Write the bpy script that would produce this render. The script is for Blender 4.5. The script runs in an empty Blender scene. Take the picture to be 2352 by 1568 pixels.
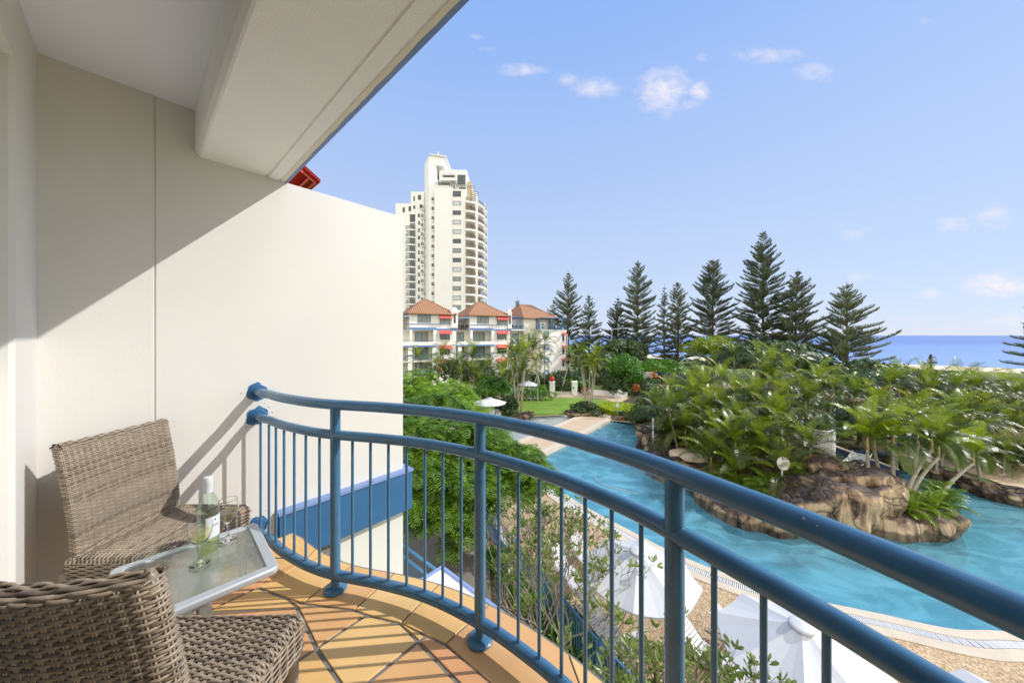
import bpy, math, random
from mathutils import Vector, Matrix, noise
from mathutils.geometry import tessellate_polygon
R = math.radians
PI = math.pi
scene = bpy.context.scene
col = scene.collection
H = 9.0            # eye height over the pool terrace
FX = 760.0         # focal length in survey units
FLOOR = H - 1.41   # balcony floor level

def at(x, y, Y):
    return Vector(((x - 1176) / FX * Y, Y, H - (y - 770) / FX * Y))
def gp(x, y, z=0.0):
    Y = (H - z) * FX / (y - 770)
    return Vector(((x - 1176) / FX * Y, Y, z))

# ---------------------------------------------------------------- objects
def tag(o, label=None, cat=None, group=None, kind=None):
    if label: o['label'] = label
    if cat: o['category'] = cat
    if group: o['group'] = group
    if kind: o['kind'] = kind
    return o
def empty(name, loc=(0, 0, 0), rz=0.0, label=None, cat=None, group=None):
    o = bpy.data.objects.new(name, None)
    o.empty_display_size = 0.2
    col.objects.link(o)
    o.location = loc
    o.rotation_euler = (0, 0, rz)
    return tag(o, label, cat, group)
def copy_tree(o, parent=None):
    c = o.copy()
    col.objects.link(c)
    c.parent = parent
    for ch in list(o.children):
        copy_tree(ch, c)
    return c

def basis(d, up=Vector((0, 0, 1))):
    d = Vector(d).normalized()
    a = d.cross(up)
    if a.length < 1e-4:
        a = d.cross(Vector((1, 0, 0)))
    a.normalize()
    b = a.cross(d).normalized()
    return d, a, b

class MB:
    def __init__(s):
        s.v = []; s.f = []; s.m = []
    def add(s, vs, fs, m=0):
        o = len(s.v)
        s.v.extend([tuple(p) for p in vs])
        for f in fs:
            s.f.append(tuple(i + o for i in f)); s.m.append(m)
    def quad(s, a, b, c, d, m=0):
        s.add([a, b, c, d], [(0, 1, 2, 3)], m)
    def box(s, x0, y0, z0, x1, y1, z1, m=0, M=None):
        vs = [Vector(p) for p in ((x0,y0,z0),(x1,y0,z0),(x1,y1,z0),(x0,y1,z0),(x0,y0,z1),(x1,y0,z1),(x1,y1,z1),(x0,y1,z1))]
        if M is not None: vs = [M @ p for p in vs]
        s.add(vs, [(0,3,2,1),(4,5,6,7),(0,1,5,4),(1,2,6,5),(2,3,7,6),(3,0,4,7)], m)
    def bbox(s, x0, y0, z0, x1, y1, z1, b=0.005, m=0, M=None):
        # box with chamfered vertical edges and top
        pl = [(x0+b,y0),(x1-b,y0),(x1,y0+b),(x1,y1-b),(x1-b,y1),(x0+b,y1),(x0,y1-b),(x0,y0+b)]
        cx, cy = (x0+x1)/2, (y0+y1)/2
        sh = [(x - math.copysign(b, x-cx)*.7, y - math.copysign(b, y-cy)*.7) for x, y in pl]
        rings = [[(x,y,z0+b) for x,y in pl], [(x,y,z1-b) for x,y in pl]]
        rings = [[(x,y,z0) for x,y in sh]] + rings + [[(x,y,z1) for x,y in sh]]
        vs = [Vector(p) for r in rings for p in r]
        if M is not None: vs = [M @ p for p in vs]
        fs = [tuple(reversed(range(8))), tuple(range(24, 32))]
        for k in range(3):
            for i in range(8):
                j = (i+1) % 8
                fs.append((k*8+i, k*8+j, k*8+8+j, k*8+8+i))
        s.add(vs, fs, m)
    def tube(s, pts, r, n=8, m=0, cap=True, up=Vector((0, 0, 1))):
        pts = [Vector(p) for p in pts]
        L = len(pts)
        vs = []; fs = []
        pa = None
        for i, p in enumerate(pts):
            d = (pts[min(i+1, L-1)] - pts[max(i-1, 0)])
            if d.length < 1e-9: d = Vector((0, 0, 1))
            d.normalize()
            if pa is None:
                _, a, b = basis(d, up)
            else:
                a = pa - d * pa.dot(d)
                if a.length < 1e-6: _, a, b = basis(d, up)
                a.normalize(); b = a.cross(d)
            pa = a
            rr = r(i / (L-1)) if callable(r) else r
            for k in range(n):
                t = 2*PI*k/n
                vs.append(p + a*(rr*math.cos(t)) + b*(rr*math.sin(t)))
        for i in range(L-1):
            for k in range(n):
                k2 = (k+1) % n
                fs.append((i*n+k, i*n+k2, (i+1)*n+k2, (i+1)*n+k))
        if cap:
            fs.append(tuple(range(n))[::-1]); fs.append(tuple((L-1)*n+k for k in range(n)))
        s.add(vs, fs, m)
    def lathe(s, prof, c=(0, 0, 0), n=24, m=0):
        c = Vector(c); vs = []; fs = []
        for r, z in prof:
            for k in range(n):
                t = 2*PI*k/n
                vs.append(c + Vector((r*math.cos(t), r*math.sin(t), z)))
        for i in range(len(prof)-1):
            for k in range(n):
                k2 = (k+1) % n
                fs.append((i*n+k, i*n+k2, (i+1)*n+k2, (i+1)*n+k))
        if prof[0][0] > 1e-5: fs.append(tuple(range(n))[::-1])
        if prof[-1][0] > 1e-5: fs.append(tuple((len(prof)-1)*n+k for k in range(n)))
        s.add(vs, fs, m)
    def prism(s, poly, z0, z1, m=0, M=None, mtop=None, holes=()):
        loops = [list(poly)] + [list(h) for h in holes]
        allp = [p for l in loops for p in l]
        tris = tessellate_polygon([[Vector((p[0], p[1], 0)) for p in l] for l in loops])
        n = len(allp)
        vs = [Vector((p[0], p[1], z1)) for p in allp] + [Vector((p[0], p[1], z0)) for p in allp]
        if M is not None: vs = [M @ p for p in vs]
        def fix(t, top):
            a, b, c = (allp[i] for i in t)
            ccw = (b[0]-a[0])*(c[1]-a[1]) - (b[1]-a[1])*(c[0]-a[0]) > 0
            return tuple(t) if ccw == top else tuple(reversed(t))
        s.add(vs, [fix(t, True) for t in tris], mtop if mtop is not None else m)
        if z1 - z0 > 1e-6:
            s.add(vs, [tuple(i+n for i in fix(t, False)) for t in tris], m)
            o = 0
            for l in loops:
                k = len(l)
                s.add(vs, [(o+i, o+(i+1) % k, o+(i+1) % k+n, o+i+n) for i in range(k)], m)
                o += k
    def build(s, name, mats, parent=None, smooth=False, ang=None):
        me = bpy.data.meshes.new(name)
        me.from_pydata(s.v, [], s.f)
        if not isinstance(mats, (list, tuple)): mats = [mats]
        for mt in mats: me.materials.append(mt)
        if len(mats) > 1: me.polygons.foreach_set('material_index', s.m)
        if smooth:
            me.polygons.foreach_set('use_smooth', [True]*len(me.polygons))
            if ang is not None:
                me.set_sharp_from_angle(angle=R(ang))
        me.update()
        o = bpy.data.objects.new(name, me)
        col.objects.link(o)
        if parent is not None: o.parent = parent
        return o

# ---------------------------------------------------------------- materials
def new_mat(name):
    m = bpy.data.materials.new(name); m.use_nodes = True
    nt = m.node_tree
    for n in list(nt.nodes): nt.nodes.remove(n)
    out = nt.nodes.new('ShaderNodeOutputMaterial')
    p = nt.nodes.new('ShaderNodeBsdfPrincipled')
    nt.links.new(p.outputs[0], out.inputs[0])
    return m, nt, p, out
def N(nt, t, **kw):
    n = nt.nodes.new(t)
    for k, v in kw.items(): setattr(n, k, v)
    return n
def noise_n(nt, vec, scale, detail=4, rough=.55, dist=0):
    n = N(nt, 'ShaderNodeTexNoise')
    n.inputs['Scale'].default_value = scale; n.inputs['Detail'].default_value = detail
    n.inputs['Roughness'].default_value = rough; n.inputs['Distortion'].default_value = dist
    if vec is not None: nt.links.new(vec, n.inputs['Vector'])
    return n.outputs['Fac']
def ramp(nt, fac, stops):
    n = N(nt, 'ShaderNodeValToRGB')
    el = n.color_ramp.elements
    while len(el) < len(stops): el.new(0.5)
    for e, (p, c) in zip(el, stops):
        e.position = p; e.color = (c[0], c[1], c[2], 1) if not isinstance(c, (int, float)) else (c, c, c, 1)
    nt.links.new(fac, n.inputs['Fac'])
    return n.outputs['Color']
def mapping(nt, vec, scale=(1, 1, 1), rot=(0, 0, 0)):
    n = N(nt, 'ShaderNodeMapping')
    n.inputs['Scale'].default_value = scale; n.inputs['Rotation'].default_value = rot
    nt.links.new(vec, n.inputs['Vector'])
    return n.outputs[0]
def coord(nt, kind='Object'):
    return N(nt, 'ShaderNodeTexCoord').outputs[kind]
def worldpos(nt):
    return N(nt, 'ShaderNodeNewGeometry').outputs['Position']
def bump(nt, p, h, strength, dist=0.01):
    b = N(nt, 'ShaderNodeBump')
    b.inputs['Strength'].default_value = strength; b.inputs['Distance'].default_value = dist
    nt.links.new(h, b.inputs['Height']); nt.links.new(b.outputs[0], p.inputs['Normal'])
def mul(c, k): return tuple(min(1, x*k) for x in c)

def mat(name, c, rough=.6, var=.12, scale=3.0, bs=0, bscale=60, bdist=.002, metal=0, spec=.5, c2=None, world=False, coat=0):
    m, nt, p, out = new_mat(name)
    vec = worldpos(nt) if world else coord(nt)
    f = noise_n(nt, vec, scale, 5)
    cc = ramp(nt, f, [(.3, mul(c, 1-var)), (.7, c2 if c2 else mul(c, 1+var))])
    nt.links.new(cc, p.inputs['Base Color'])
    p.inputs['Roughness'].default_value = rough
    p.inputs['Metallic'].default_value = metal
    p.inputs['Specular IOR Level'].default_value = spec
    p.inputs['Coat Weight'].default_value = coat
    if bs: bump(nt, p, noise_n(nt, vec, bscale, 4), bs, bdist)
    return m

def leafmat(name, c1, c2, trans=.35, rough=.45, scale=1.2, tip=None):
    m, nt, p, out = new_mat(name)
    oi = N(nt, 'ShaderNodeObjectInfo')
    f1 = noise_n(nt, worldpos(nt), scale, 3)
    f2 = noise_n(nt, worldpos(nt), scale*9, 2)
    a = N(nt, 'ShaderNodeMath', operation='MULTIPLY_ADD')
    nt.links.new(f1, a.inputs[0]); a.inputs[1].default_value = .8
    b = N(nt, 'ShaderNodeMath', operation='MULTIPLY_ADD')
    nt.links.new(f2, b.inputs[0]); b.inputs[1].default_value = .6
    nt.links.new(b.outputs[0], a.inputs[2])
    c = N(nt, 'ShaderNodeMath', operation='MULTIPLY_ADD')
    nt.links.new(oi.outputs['Random'], c.inputs[0]); c.inputs[1].default_value = .3
    c.inputs[2].default_value = -.35
    nt.links.new(c.outputs[0], b.inputs[2])
    stops = [(.25, c1), (.75, c2)]
    if tip: stops.append((.97, tip))
    cc = ramp(nt, a.outputs[0], stops)
    nt.links.new(cc, p.inputs['Base Color'])
    p.inputs['Roughness'].default_value = rough
    t = N(nt, 'ShaderNodeBsdfTranslucent')
    hs = N(nt, 'ShaderNodeHueSaturation'); hs.inputs['Value'].default_value = 1.6; hs.inputs['Saturation'].default_value = 1.1
    hs.inputs['Hue'].default_value = .49
    nt.links.new(cc, hs.inputs['Color']); nt.links.new(hs.outputs[0], t.inputs['Color'])
    mx = N(nt, 'ShaderNodeMixShader'); mx.inputs[0].default_value = trans
    nt.links.new(p.outputs[0], mx.inputs[1]); nt.links.new(t.outputs[0], mx.inputs[2])
    nt.links.new(mx.outputs[0], out.inputs[0])
    return m

M = {}
M['stucco'] = mat('stucco', (.71, .68, .63), .9, .03, .9, .35, 260, .003, spec=.2)
M['stucco_out'] = mat('stucco_white', (.74, .73, .70), .9, .02, 1.0, .2, 160, .003, spec=.2)
M['soffit'] = mat('soffit_render', (.92, .90, .86), .95, .02, 2.0, .8, 170, .004, spec=.15)
M['ceiling'] = mat('ceiling_paint', (.85, .87, .93), .9, .01, .8, .05, 200, .001, spec=.2)
M['trim_beige'] = mat('beige_trim', (.78, .70, .55), .8, .05, 8)
M['blue_wall'] = mat('blue_render', (.03, .125, .27), .8, .06, 3, .4, 200, .002)
M['grate_gap'] = mat('grate_gap', (.16, .16, .17), .8, .1, 5)
M['blue_edge'] = mat('blue_edge', (.20, .28, .50), .8, .08, 6)
M['rail'] = mat('blue_gloss_paint', (.058, .175, .305), .27, .10, 18, .05, 120, .0006, spec=.5, coat=.25)
M['rail_dark'] = mat('blue_paint_worn', (.03, .12, .27), .4, .25, 60, .3, 90, .002)
M['smear'] = mat('paint_smear', (.035, .15, .32), .6, .15, 60)
M['grout'] = mat('grout', (.20, .19, .165), .95, .25, 40, .5, 300, .002)
for nm, c in (('tile_a', (.77, .46, .17)), ('tile_b', (.70, .35, .15)), ('tile_c', (.79, .50, .20)), ('tile_d', (.72, .40, .165))):
    M[nm] = mat(nm, c, .5, .07, 5, .06, 30, .002, world=True)
M['wick_a'] = mat('wicker_tan', (.34, .27, .195), .42, .15, 30)
M['wick_b'] = mat('wicker_brown', (.17, .13, .095), .42, .15, 30)
M['wick_c'] = mat('wicker_grey', (.27, .215, .16), .42, .15, 30)
M['alu'] = mat('aluminium_paint', (.50, .53, .55), .45, .04, 10, metal=.25)
M['white_plastic'] = mat('white_plastic', (.68, .68, .69), .5, .03, 5)
M['canvas'] = mat('umbrella_canvas', (.54, .55, .57), .85, .03, 1.5, .1, 20, .01)
M['white'] = mat('white_render', (.80, .785, .76), .85, .04, .8, world=True)
M['cream'] = mat('cream_render', (.72, .68, .58), .85, .04, .8, world=True)
M['tower'] = mat('tower_render', (.80, .785, .755), .85, .04, .12, world=True)
M['tower_beige'] = mat('tower_beige', (.50, .40, .28), .85, .05, .2, world=True)
M['apt_blue'] = mat('apartment_blue', (.16, .25, .47), .8, .06, 2)
M['blue_metal'] = mat('blue_metal', (.07, .19, .36), .5, .1, 4)
M['navy'] = mat('navy_wall', (.02, .03, .09), .6, .1, 2)
M['dark_metal'] = mat('dark_metal', (.03, .035, .04), .5, .1, 4)
M['awning'] = mat('red_awning', (.52, .095, .08), .7, .1, 2)
M['red_roof'] = mat('red_metal_roof', (.60, .035, .012), .5, .1, 3)
M['red_beam'] = mat('red_beam', (.75, .13, .09), .5, .05, 3)
M['curtain'] = mat('curtain', (.42, .44, .42), .9, .25, 2.5)
M['trunk_palm'] = mat('palm_trunk', (.36, .32, .24), .8, .3, 9, .5, 30, .01)
M['trunk_gold'] = mat('golden_cane', (.42, .30, .11), .6, .3, 6)
M['bark'] = mat('bark', (.10, .075, .055), .9, .3, 5, .6, 20, .02)
M['twig'] = mat('grey_twig', (.30, .25, .20), .85, .25, 12, .4, 60, .004)
M['palm_leaf'] = leafmat('palm_leaf', (.008, .022, .004), (.13, .175, .014), .14, .36, 1.9, (.52, .55, .05))
M['palm_bright'] = leafmat('young_palm_leaf', (.05, .10, .008), (.32, .40, .022), .25, .3, 1.5, (.60, .62, .08))
M['palm_dry'] = leafmat('dry_palm_leaf', (.10, .10, .03), (.30, .22, .07), .3, .4, 1.0)
M['fern'] = leafmat('fern_leaf', (.06, .13, .012), (.22, .33, .02), .3, .4, 2.0)
M['poinc'] = leafmat('feathery_leaf', (.02, .07, .003), (.17, .31, .004), .20, .6, 2.2, (.42, .54, .01))
M['pine'] = leafmat('pine_needle', (.060, .082, .045), (.17, .21, .10), .2, .7, .35, (.15, .15, .07))
M['bush'] = leafmat('bush_leaf', (.03, .10, .01), (.12, .30, .015), .3, .45, .7)
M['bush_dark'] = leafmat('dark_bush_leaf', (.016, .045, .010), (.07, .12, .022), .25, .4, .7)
M['yellow_leaf'] = leafmat('lime_leaf', (.22, .33, .01), (.48, .55, .02), .4, .5, 1.5)
M['yg_leaf'] = leafmat('yellow_green_leaf', (.10, .17, .015), (.30, .37, .03), .35, .5, .5)
M['frangi'] = leafmat('long_leaf', (.10, .15, .03), (.29, .34, .11), .3, .35, 2.0, (.42, .44, .16))
M['orange_leaf'] = leafmat('orange_leaf', (.22, .07, .01), (.42, .15, .02), .3, .5, 3)
M['orange'] = mat('orange_plastic', (.80, .24, .02), .4, .05, 3)
M['terracotta_red'] = mat('red_glaze', (.50, .03, .02), .35, .1, 6)
M['pot'] = mat('pale_pot', (.55, .47, .36), .8, .1, 4)
M['soil'] = mat('soil', (.06, .045, .03), .95, .3, 2, .5, 8, .05, world=True)
M['park'] = mat('park_grass', (.12, .17, .04), .95, .25, .15, world=True)
M['path'] = mat('path_concrete', (.48, .37, .25), .9, .06, 1.2, world=True)
M['bridge'] = mat('bridge_paving', (.50, .385, .27), .85, .08, .9, world=True)
M['coping'] = mat('coping_stone', (.54, .47, .37), .8, .08, 2.0, world=True)
M['court'] = mat('court_paving', (.20, .17, .14), .9, .15, 1.0, world=True)
M['asphalt'] = mat('asphalt', (.06, .06, .062), .9, .15, .8, world=True)
M['sand'] = mat('sand', (.66, .54, .38), .95, .06, .1, world=True)
M['pool_wall'] = mat('pool_lining', (.34, .74, .82), .6, .22, .35, world=True)
M['pale_lining'] = mat('pale_lining', (.78, .78, .70), .7, .06, 1.2, world=True)
M['shell'] = mat('fibreglass', (.62, .60, .55), .4, .05, 1)
M['black'] = mat('black_rubber', (.015, .015, .015), .6, .1, 3)
M['wine'] = None

# pebble deck
m, nt, p, out = new_mat('pebble_deck')
vor = N(nt, 'ShaderNodeTexVoronoi'); vor.inputs['Scale'].default_value = 26
nt.links.new(worldpos(nt), vor.inputs['Vector'])
cc = ramp(nt, vor.outputs['Color'], [(.1, (.27, .17, .09)), (.45, (.46, .32, .18)), (.9, (.66, .52, .34))])
big = ramp(nt, noise_n(nt, worldpos(nt), .8, 4), [(.3, .82), (.7, 1.0)])
mx = N(nt, 'ShaderNodeMixRGB', blend_type='MULTIPLY'); mx.inputs[0].default_value = 1
nt.links.new(cc, mx.inputs[1]); nt.links.new(big, mx.inputs[2])
nt.links.new(mx.outputs[0], p.inputs['Base Color']); p.inputs['Roughness'].default_value = .85
bump(nt, p, vor.outputs['Distance'], .5, .01)
M['deck'] = m
# lawn
m, nt, p, out = new_mat('lawn')
a = noise_n(nt, worldpos(nt), .5, 3); b = noise_n(nt, mapping(nt, worldpos(nt), (40, 40, 40)), 1, 3)
mx = N(nt, 'ShaderNodeMixRGB'); mx.inputs[0].default_value = .5
nt.links.new(a, mx.inputs[1]); nt.links.new(b, mx.inputs[2])
nt.links.new(ramp(nt, mx.outputs[0], [(.3, (.08, .17, .015)), (.7, (.21, .33, .03))]), p.inputs['Base Color'])
p.inputs['Roughness'].default_value = .9; bump(nt, p, b, .6, .05)
M['lawn'] = m
# terracotta roof tiles: courses and rolls in the material
m, nt, p, out = new_mat('roof_tiles')
c0 = coord(nt)
w1 = N(nt, 'ShaderNodeTexWave', wave_type='BANDS', bands_direction='Z'); w1.inputs['Scale'].default_value = 1.6; nt.links.new(c0, w1.inputs['Vector'])
w2 = N(nt, 'ShaderNodeTexWave', wave_type='BANDS', bands_direction='X'); w2.inputs['Scale'].default_value = .8; nt.links.new(c0, w2.inputs['Vector'])
mm = N(nt, 'ShaderNodeMath', operation='MULTIPLY_ADD'); nt.links.new(w1.outputs['Fac'], mm.inputs[0]); mm.inputs[1].default_value = .8
nz = noise_n(nt, c0, 4, 4); nt.links.new(w2.outputs['Fac'], mm.inputs[2])
mx = N(nt, 'ShaderNodeMixRGB'); mx.inputs[0].default_value = .55
nt.links.new(mm.outputs[0], mx.inputs[1]); nt.links.new(nz, mx.inputs[2])
nt.links.new(ramp(nt, mx.outputs[0], [(.25, (.09, .035, .018)), (.5, (.27, .12, .058)), (.85, (.38, .21, .12))]), p.inputs['Base Color'])
p.inputs['Roughness'].default_value = .8; bump(nt, p, mm.outputs[0], .8, .06)
M['roof'] = m
# rock
m, nt, p, out = new_mat('sculpted_rock')
pw = worldpos(nt)
n1 = noise_n(nt, mapping(nt, pw, (1.3, 1.3, .28)), 1.6, 6, .6, .6)
n2 = noise_n(nt, pw, .9, 4, .6, .4)
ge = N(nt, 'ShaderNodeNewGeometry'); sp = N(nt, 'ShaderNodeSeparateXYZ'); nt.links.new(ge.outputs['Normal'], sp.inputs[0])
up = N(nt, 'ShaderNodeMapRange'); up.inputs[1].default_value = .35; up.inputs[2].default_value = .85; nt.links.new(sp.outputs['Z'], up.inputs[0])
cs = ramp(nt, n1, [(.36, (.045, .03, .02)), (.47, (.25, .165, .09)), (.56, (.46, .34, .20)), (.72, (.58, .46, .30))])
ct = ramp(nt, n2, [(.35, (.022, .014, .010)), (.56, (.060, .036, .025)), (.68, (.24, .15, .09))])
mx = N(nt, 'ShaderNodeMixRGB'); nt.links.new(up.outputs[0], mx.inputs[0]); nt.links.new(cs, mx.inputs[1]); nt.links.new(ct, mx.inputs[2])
wd = N(nt, 'ShaderNodeVectorMath', operation='MULTIPLY_ADD'); nt.links.new(N(nt, 'ShaderNodeTexNoise').outputs['Color'], wd.inputs[0]); wd.inputs[1].default_value = (.9, .9, .9); nt.links.new(mapping(nt, pw, (.55, .55, .75)), wd.inputs[2])
for l_ in list(nt.nodes):
    if l_.type == 'TEX_NOISE' and not l_.inputs['Vector'].is_linked: nt.links.new(pw, l_.inputs['Vector']); l_.inputs['Scale'].default_value = 1.1
vc = N(nt, 'ShaderNodeTexVoronoi', feature='DISTANCE_TO_EDGE'); vc.inputs['Scale'].default_value = 1.0; nt.links.new(wd.outputs[0], vc.inputs['Vector'])
ck = ramp(nt, vc.outputs['Distance'], [(.0, .12), (.035, .75), (.09, 1.0)])
m2 = N(nt, 'ShaderNodeMixRGB', blend_type='MULTIPLY'); m2.inputs[0].default_value = .45; nt.links.new(mx.outputs[0], m2.inputs[1]); nt.links.new(ck, m2.inputs[2])
nt.links.new(m2.outputs[0], p.inputs['Base Color']); p.inputs['Roughness'].default_value = .75
sz_ = N(nt, 'ShaderNodeSeparateXYZ'); nt.links.new(pw, sz_.inputs[0])
wl = N(nt, 'ShaderNodeMath', operation='MULTIPLY_ADD'); nt.links.new(noise_n(nt, pw, 3, 4), wl.inputs[0]); wl.inputs[1].default_value = -.35; nt.links.new(sz_.outputs['Z'], wl.inputs[2])
wet = ramp(nt, wl.outputs[0], [(0.0, .30), (.10, 1.0)])       # damp, algae darkened band at the water line
m3 = N(nt, 'ShaderNodeMixRGB', blend_type='MULTIPLY'); m3.inputs[0].default_value = .9; nt.links.new(m2.outputs[0], m3.inputs[1]); nt.links.new(wet, m3.inputs[2]); nt.links.new(m3.outputs[0], p.inputs['Base Color'])
hh = N(nt, 'ShaderNodeMath', operation='MULTIPLY_ADD'); nt.links.new(noise_n(nt, pw, 4, 7, .65), hh.inputs[0]); hh.inputs[1].default_value = 1.0; nt.links.new(ck, hh.inputs[2])
bump(nt, p, hh.outputs[0], .9, .12)
M['rock'] = m
# pool floor, slightly mottled mosaic
def water(name, tint, rough=.02, bsc=2.2, bst=.25, refl=1.33, opac=0.0, body=(.1, .4, .5)):
    m, nt, p, out = new_mat(name)
    nt.nodes.remove(p)
    pw = worldpos(nt)
    h1 = noise_n(nt, mapping(nt, pw, (1, 1.8, 1), (0, 0, .5)), bsc, 4, .6, 1.2)
    h2 = noise_n(nt, pw, bsc*3.3, 2, .5, .8)
    ad = N(nt, 'ShaderNodeMath', operation='MULTIPLY_ADD'); nt.links.new(h2, ad.inputs[0]); ad.inputs[1].default_value = .3
    nt.links.new(h1, ad.inputs[2])
    bp = N(nt, 'ShaderNodeBump'); bp.inputs['Strength'].default_value = bst; bp.inputs['Distance'].default_value = .08
    nt.links.new(ad.outputs[0], bp.inputs['Height'])
    tr = N(nt, 'ShaderNodeBsdfTransparent'); tr.inputs[0].default_value = (*tint, 1)
    gl = N(nt, 'ShaderNodeBsdfGlossy'); gl.inputs['Roughness'].default_value = rough
    nt.links.new(bp.outputs[0], gl.inputs['Normal'])
    fr = N(nt, 'ShaderNodeFresnel'); fr.inputs['IOR'].default_value = refl; nt.links.new(bp.outputs[0], fr.inputs['Normal'])
    base = tr.outputs[0]
    if opac > 0:
        df = N(nt, 'ShaderNodeBsdfDiffuse'); df.inputs[0].default_value = (*body, 1); nt.links.new(bp.outputs[0], df.inputs['Normal'])
        mz = N(nt, 'ShaderNodeMixShader')
        rr = ramp(nt, noise_n(nt, mapping(nt, pw, (1, 1.7, 1), (0, 0, .6)), .55, 3, .5, 1.2), [(.40, opac*.6), (.65, opac)])
        nt.links.new(rr, mz.inputs[0])
        nt.links.new(tr.outputs[0], mz.inputs[1]); nt.links.new(df.outputs[0], mz.inputs[2])
        base = mz.outputs[0]
    mx = N(nt, 'ShaderNodeMixShader'); nt.links.new(fr.outputs[0], mx.inputs[0])
    nt.links.new(base, mx.inputs[1]); nt.links.new(gl.outputs[0], mx.inputs[2])
    nt.links.new(mx.outputs[0], out.inputs[0])
    return m
M['water'] = water('pool_water', (.46, .80, .88), .025, 1.3, .17, 1.33, .55, (.19, .51, .64))
M['shallow'] = water('shallow_water', (.90, .97, .95), .04, 1.6, .2, 1.33, .35, (.68, .78, .74))
M['spa_water'] = water('bubbling_water', (.7, .85, .95), .1, 8, .8, 1.33, .85, (.62, .75, .9))
# sea
m, nt, p, out = new_mat('sea_water')
pw = worldpos(nt)
f = noise_n(nt, mapping(nt, pw, (.004, .02, 1), (0, 0, -.3)), 1, 5, .6)
dpt = N(nt, 'ShaderNodeVectorMath', operation='DOT_PRODUCT'); nt.links.new(pw, dpt.inputs[0]); dpt.inputs[1].default_value = (.62, .78, 0)
mr = N(nt, 'ShaderNodeMapRange'); mr.inputs[1].default_value = 205; mr.inputs[2].default_value = 900; nt.links.new(dpt.outputs['Value'], mr.inputs[0])
m1 = N(nt, 'ShaderNodeMixRGB'); nt.links.new(mr.outputs[0], m1.inputs[0]); m1.inputs[1].default_value = (.15, .27, .56, 1)      # shallows over sand
nt.links.new(ramp(nt, f, [(.35, (.05, .12, .38)), (.65, (.08, .17, .46))]), m1.inputs[2]); nt.links.new(m1.outputs[0], p.inputs['Base Color'])
p.inputs['Roughness'].default_value = .35; p.inputs['Specular IOR Level'].default_value = .35
bump(nt, p, noise_n(nt, mapping(nt, pw, (.12, .3, 1), (0, 0, -.3)), 1, 5, .65), .6, .5)
M['sea'] = m
# glass kinds
def glass(name, c, rough=0.0, ior=1.45):
    m, nt, p, out = new_mat(name)
    p.inputs['Base Color'].default_value = (*c, 1); p.inputs['Roughness'].default_value = rough
    p.inputs['Transmission Weight'].default_value = 1; p.inputs['IOR'].default_value = ior
    return m
def thin_glass(name, tint, refl=1.45, rough=.02, frost=0.0, fc=(.6, .65, .62)):
    m, nt, p, out = new_mat(name)
    nt.nodes.remove(p)
    tr = N(nt, 'ShaderNodeBsdfTransparent'); tr.inputs[0].default_value = (*tint, 1)
    gl = N(nt, 'ShaderNodeBsdfGlossy'); gl.inputs['Roughness'].default_value = rough
    lw0 = N(nt, 'ShaderNodeLayerWeight'); lw0.inputs['Blend'].default_value = .5
    pw_ = N(nt, 'ShaderNodeMath', operation='POWER'); nt.links.new(lw0.outputs['Facing'], pw_.inputs[0]); pw_.inputs[1].default_value = 3.0
    lw = N(nt, 'ShaderNodeMath', operation='MULTIPLY_ADD'); nt.links.new(pw_.outputs[0], lw.inputs[0]); lw.inputs[1].default_value = .75; lw.inputs[2].default_value = (refl-1)*.09
    base = tr.outputs[0]
    if frost:
        c0 = coord(nt)
        df = N(nt, 'ShaderNodeBsdfDiffuse'); df.inputs[0].default_value = (*fc, 1)
        tl = N(nt, 'ShaderNodeBsdfTranslucent'); tl.inputs[0].default_value = (*fc, 1)
        m1 = N(nt, 'ShaderNodeMixShader'); m1.inputs[0].default_value = .5
        nt.links.new(df.outputs[0], m1.inputs[1]); nt.links.new(tl.outputs[0], m1.inputs[2])
        m2 = N(nt, 'ShaderNodeMixShader'); m2.inputs[0].default_value = frost
        nt.links.new(tr.outputs[0], m2.inputs[1]); nt.links.new(m1.outputs[0], m2.inputs[2])
        base = m2.outputs[0]
        bp = N(nt, 'ShaderNodeBump'); bp.inputs['Strength'].default_value = .35; bp.inputs['Distance'].default_value = .004
        nt.links.new(noise_n(nt, c0, 55, 3), bp.inputs['Height'])
        nt.links.new(bp.outputs[0], gl.inputs['Normal']); nt.links.new(bp.outputs[0], lw0.inputs['Normal'])
    mx = N(nt, 'ShaderNodeMixShader'); nt.links.new(lw.outputs[0], mx.inputs[0])
    nt.links.new(base, mx.inputs[1]); nt.links.new(gl.outputs[0], mx.inputs[2])
    nt.links.new(mx.outputs[0], out.inputs[0])
    return m
M['bottle'] = thin_glass('green_bottle_glass', (.88, .97, .91), 2.0)
M['clear'] = glass('clear_glass', (.99, 1, 1), 0, 1.18)
M['wine'] = thin_glass('white_wine', (.97, .955, .72), 1.5)
M['table_glass'] = thin_glass('obscure_glass', (.80, .88, .86), 2.6, .10, .42, (.52, .53, .48))
M['pane'] = mat('window_glass', (.035, .05, .065), .08, .3, .7, spec=.8)
M['pane_blind'] = mat('window_blind', (.50, .56, .58), .35, .12, 1.5, spec=.6)
M['pane_curtain'] = mat('window_curtain', (.22, .26, .26), .3, .45, 5, spec=.6)

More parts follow.
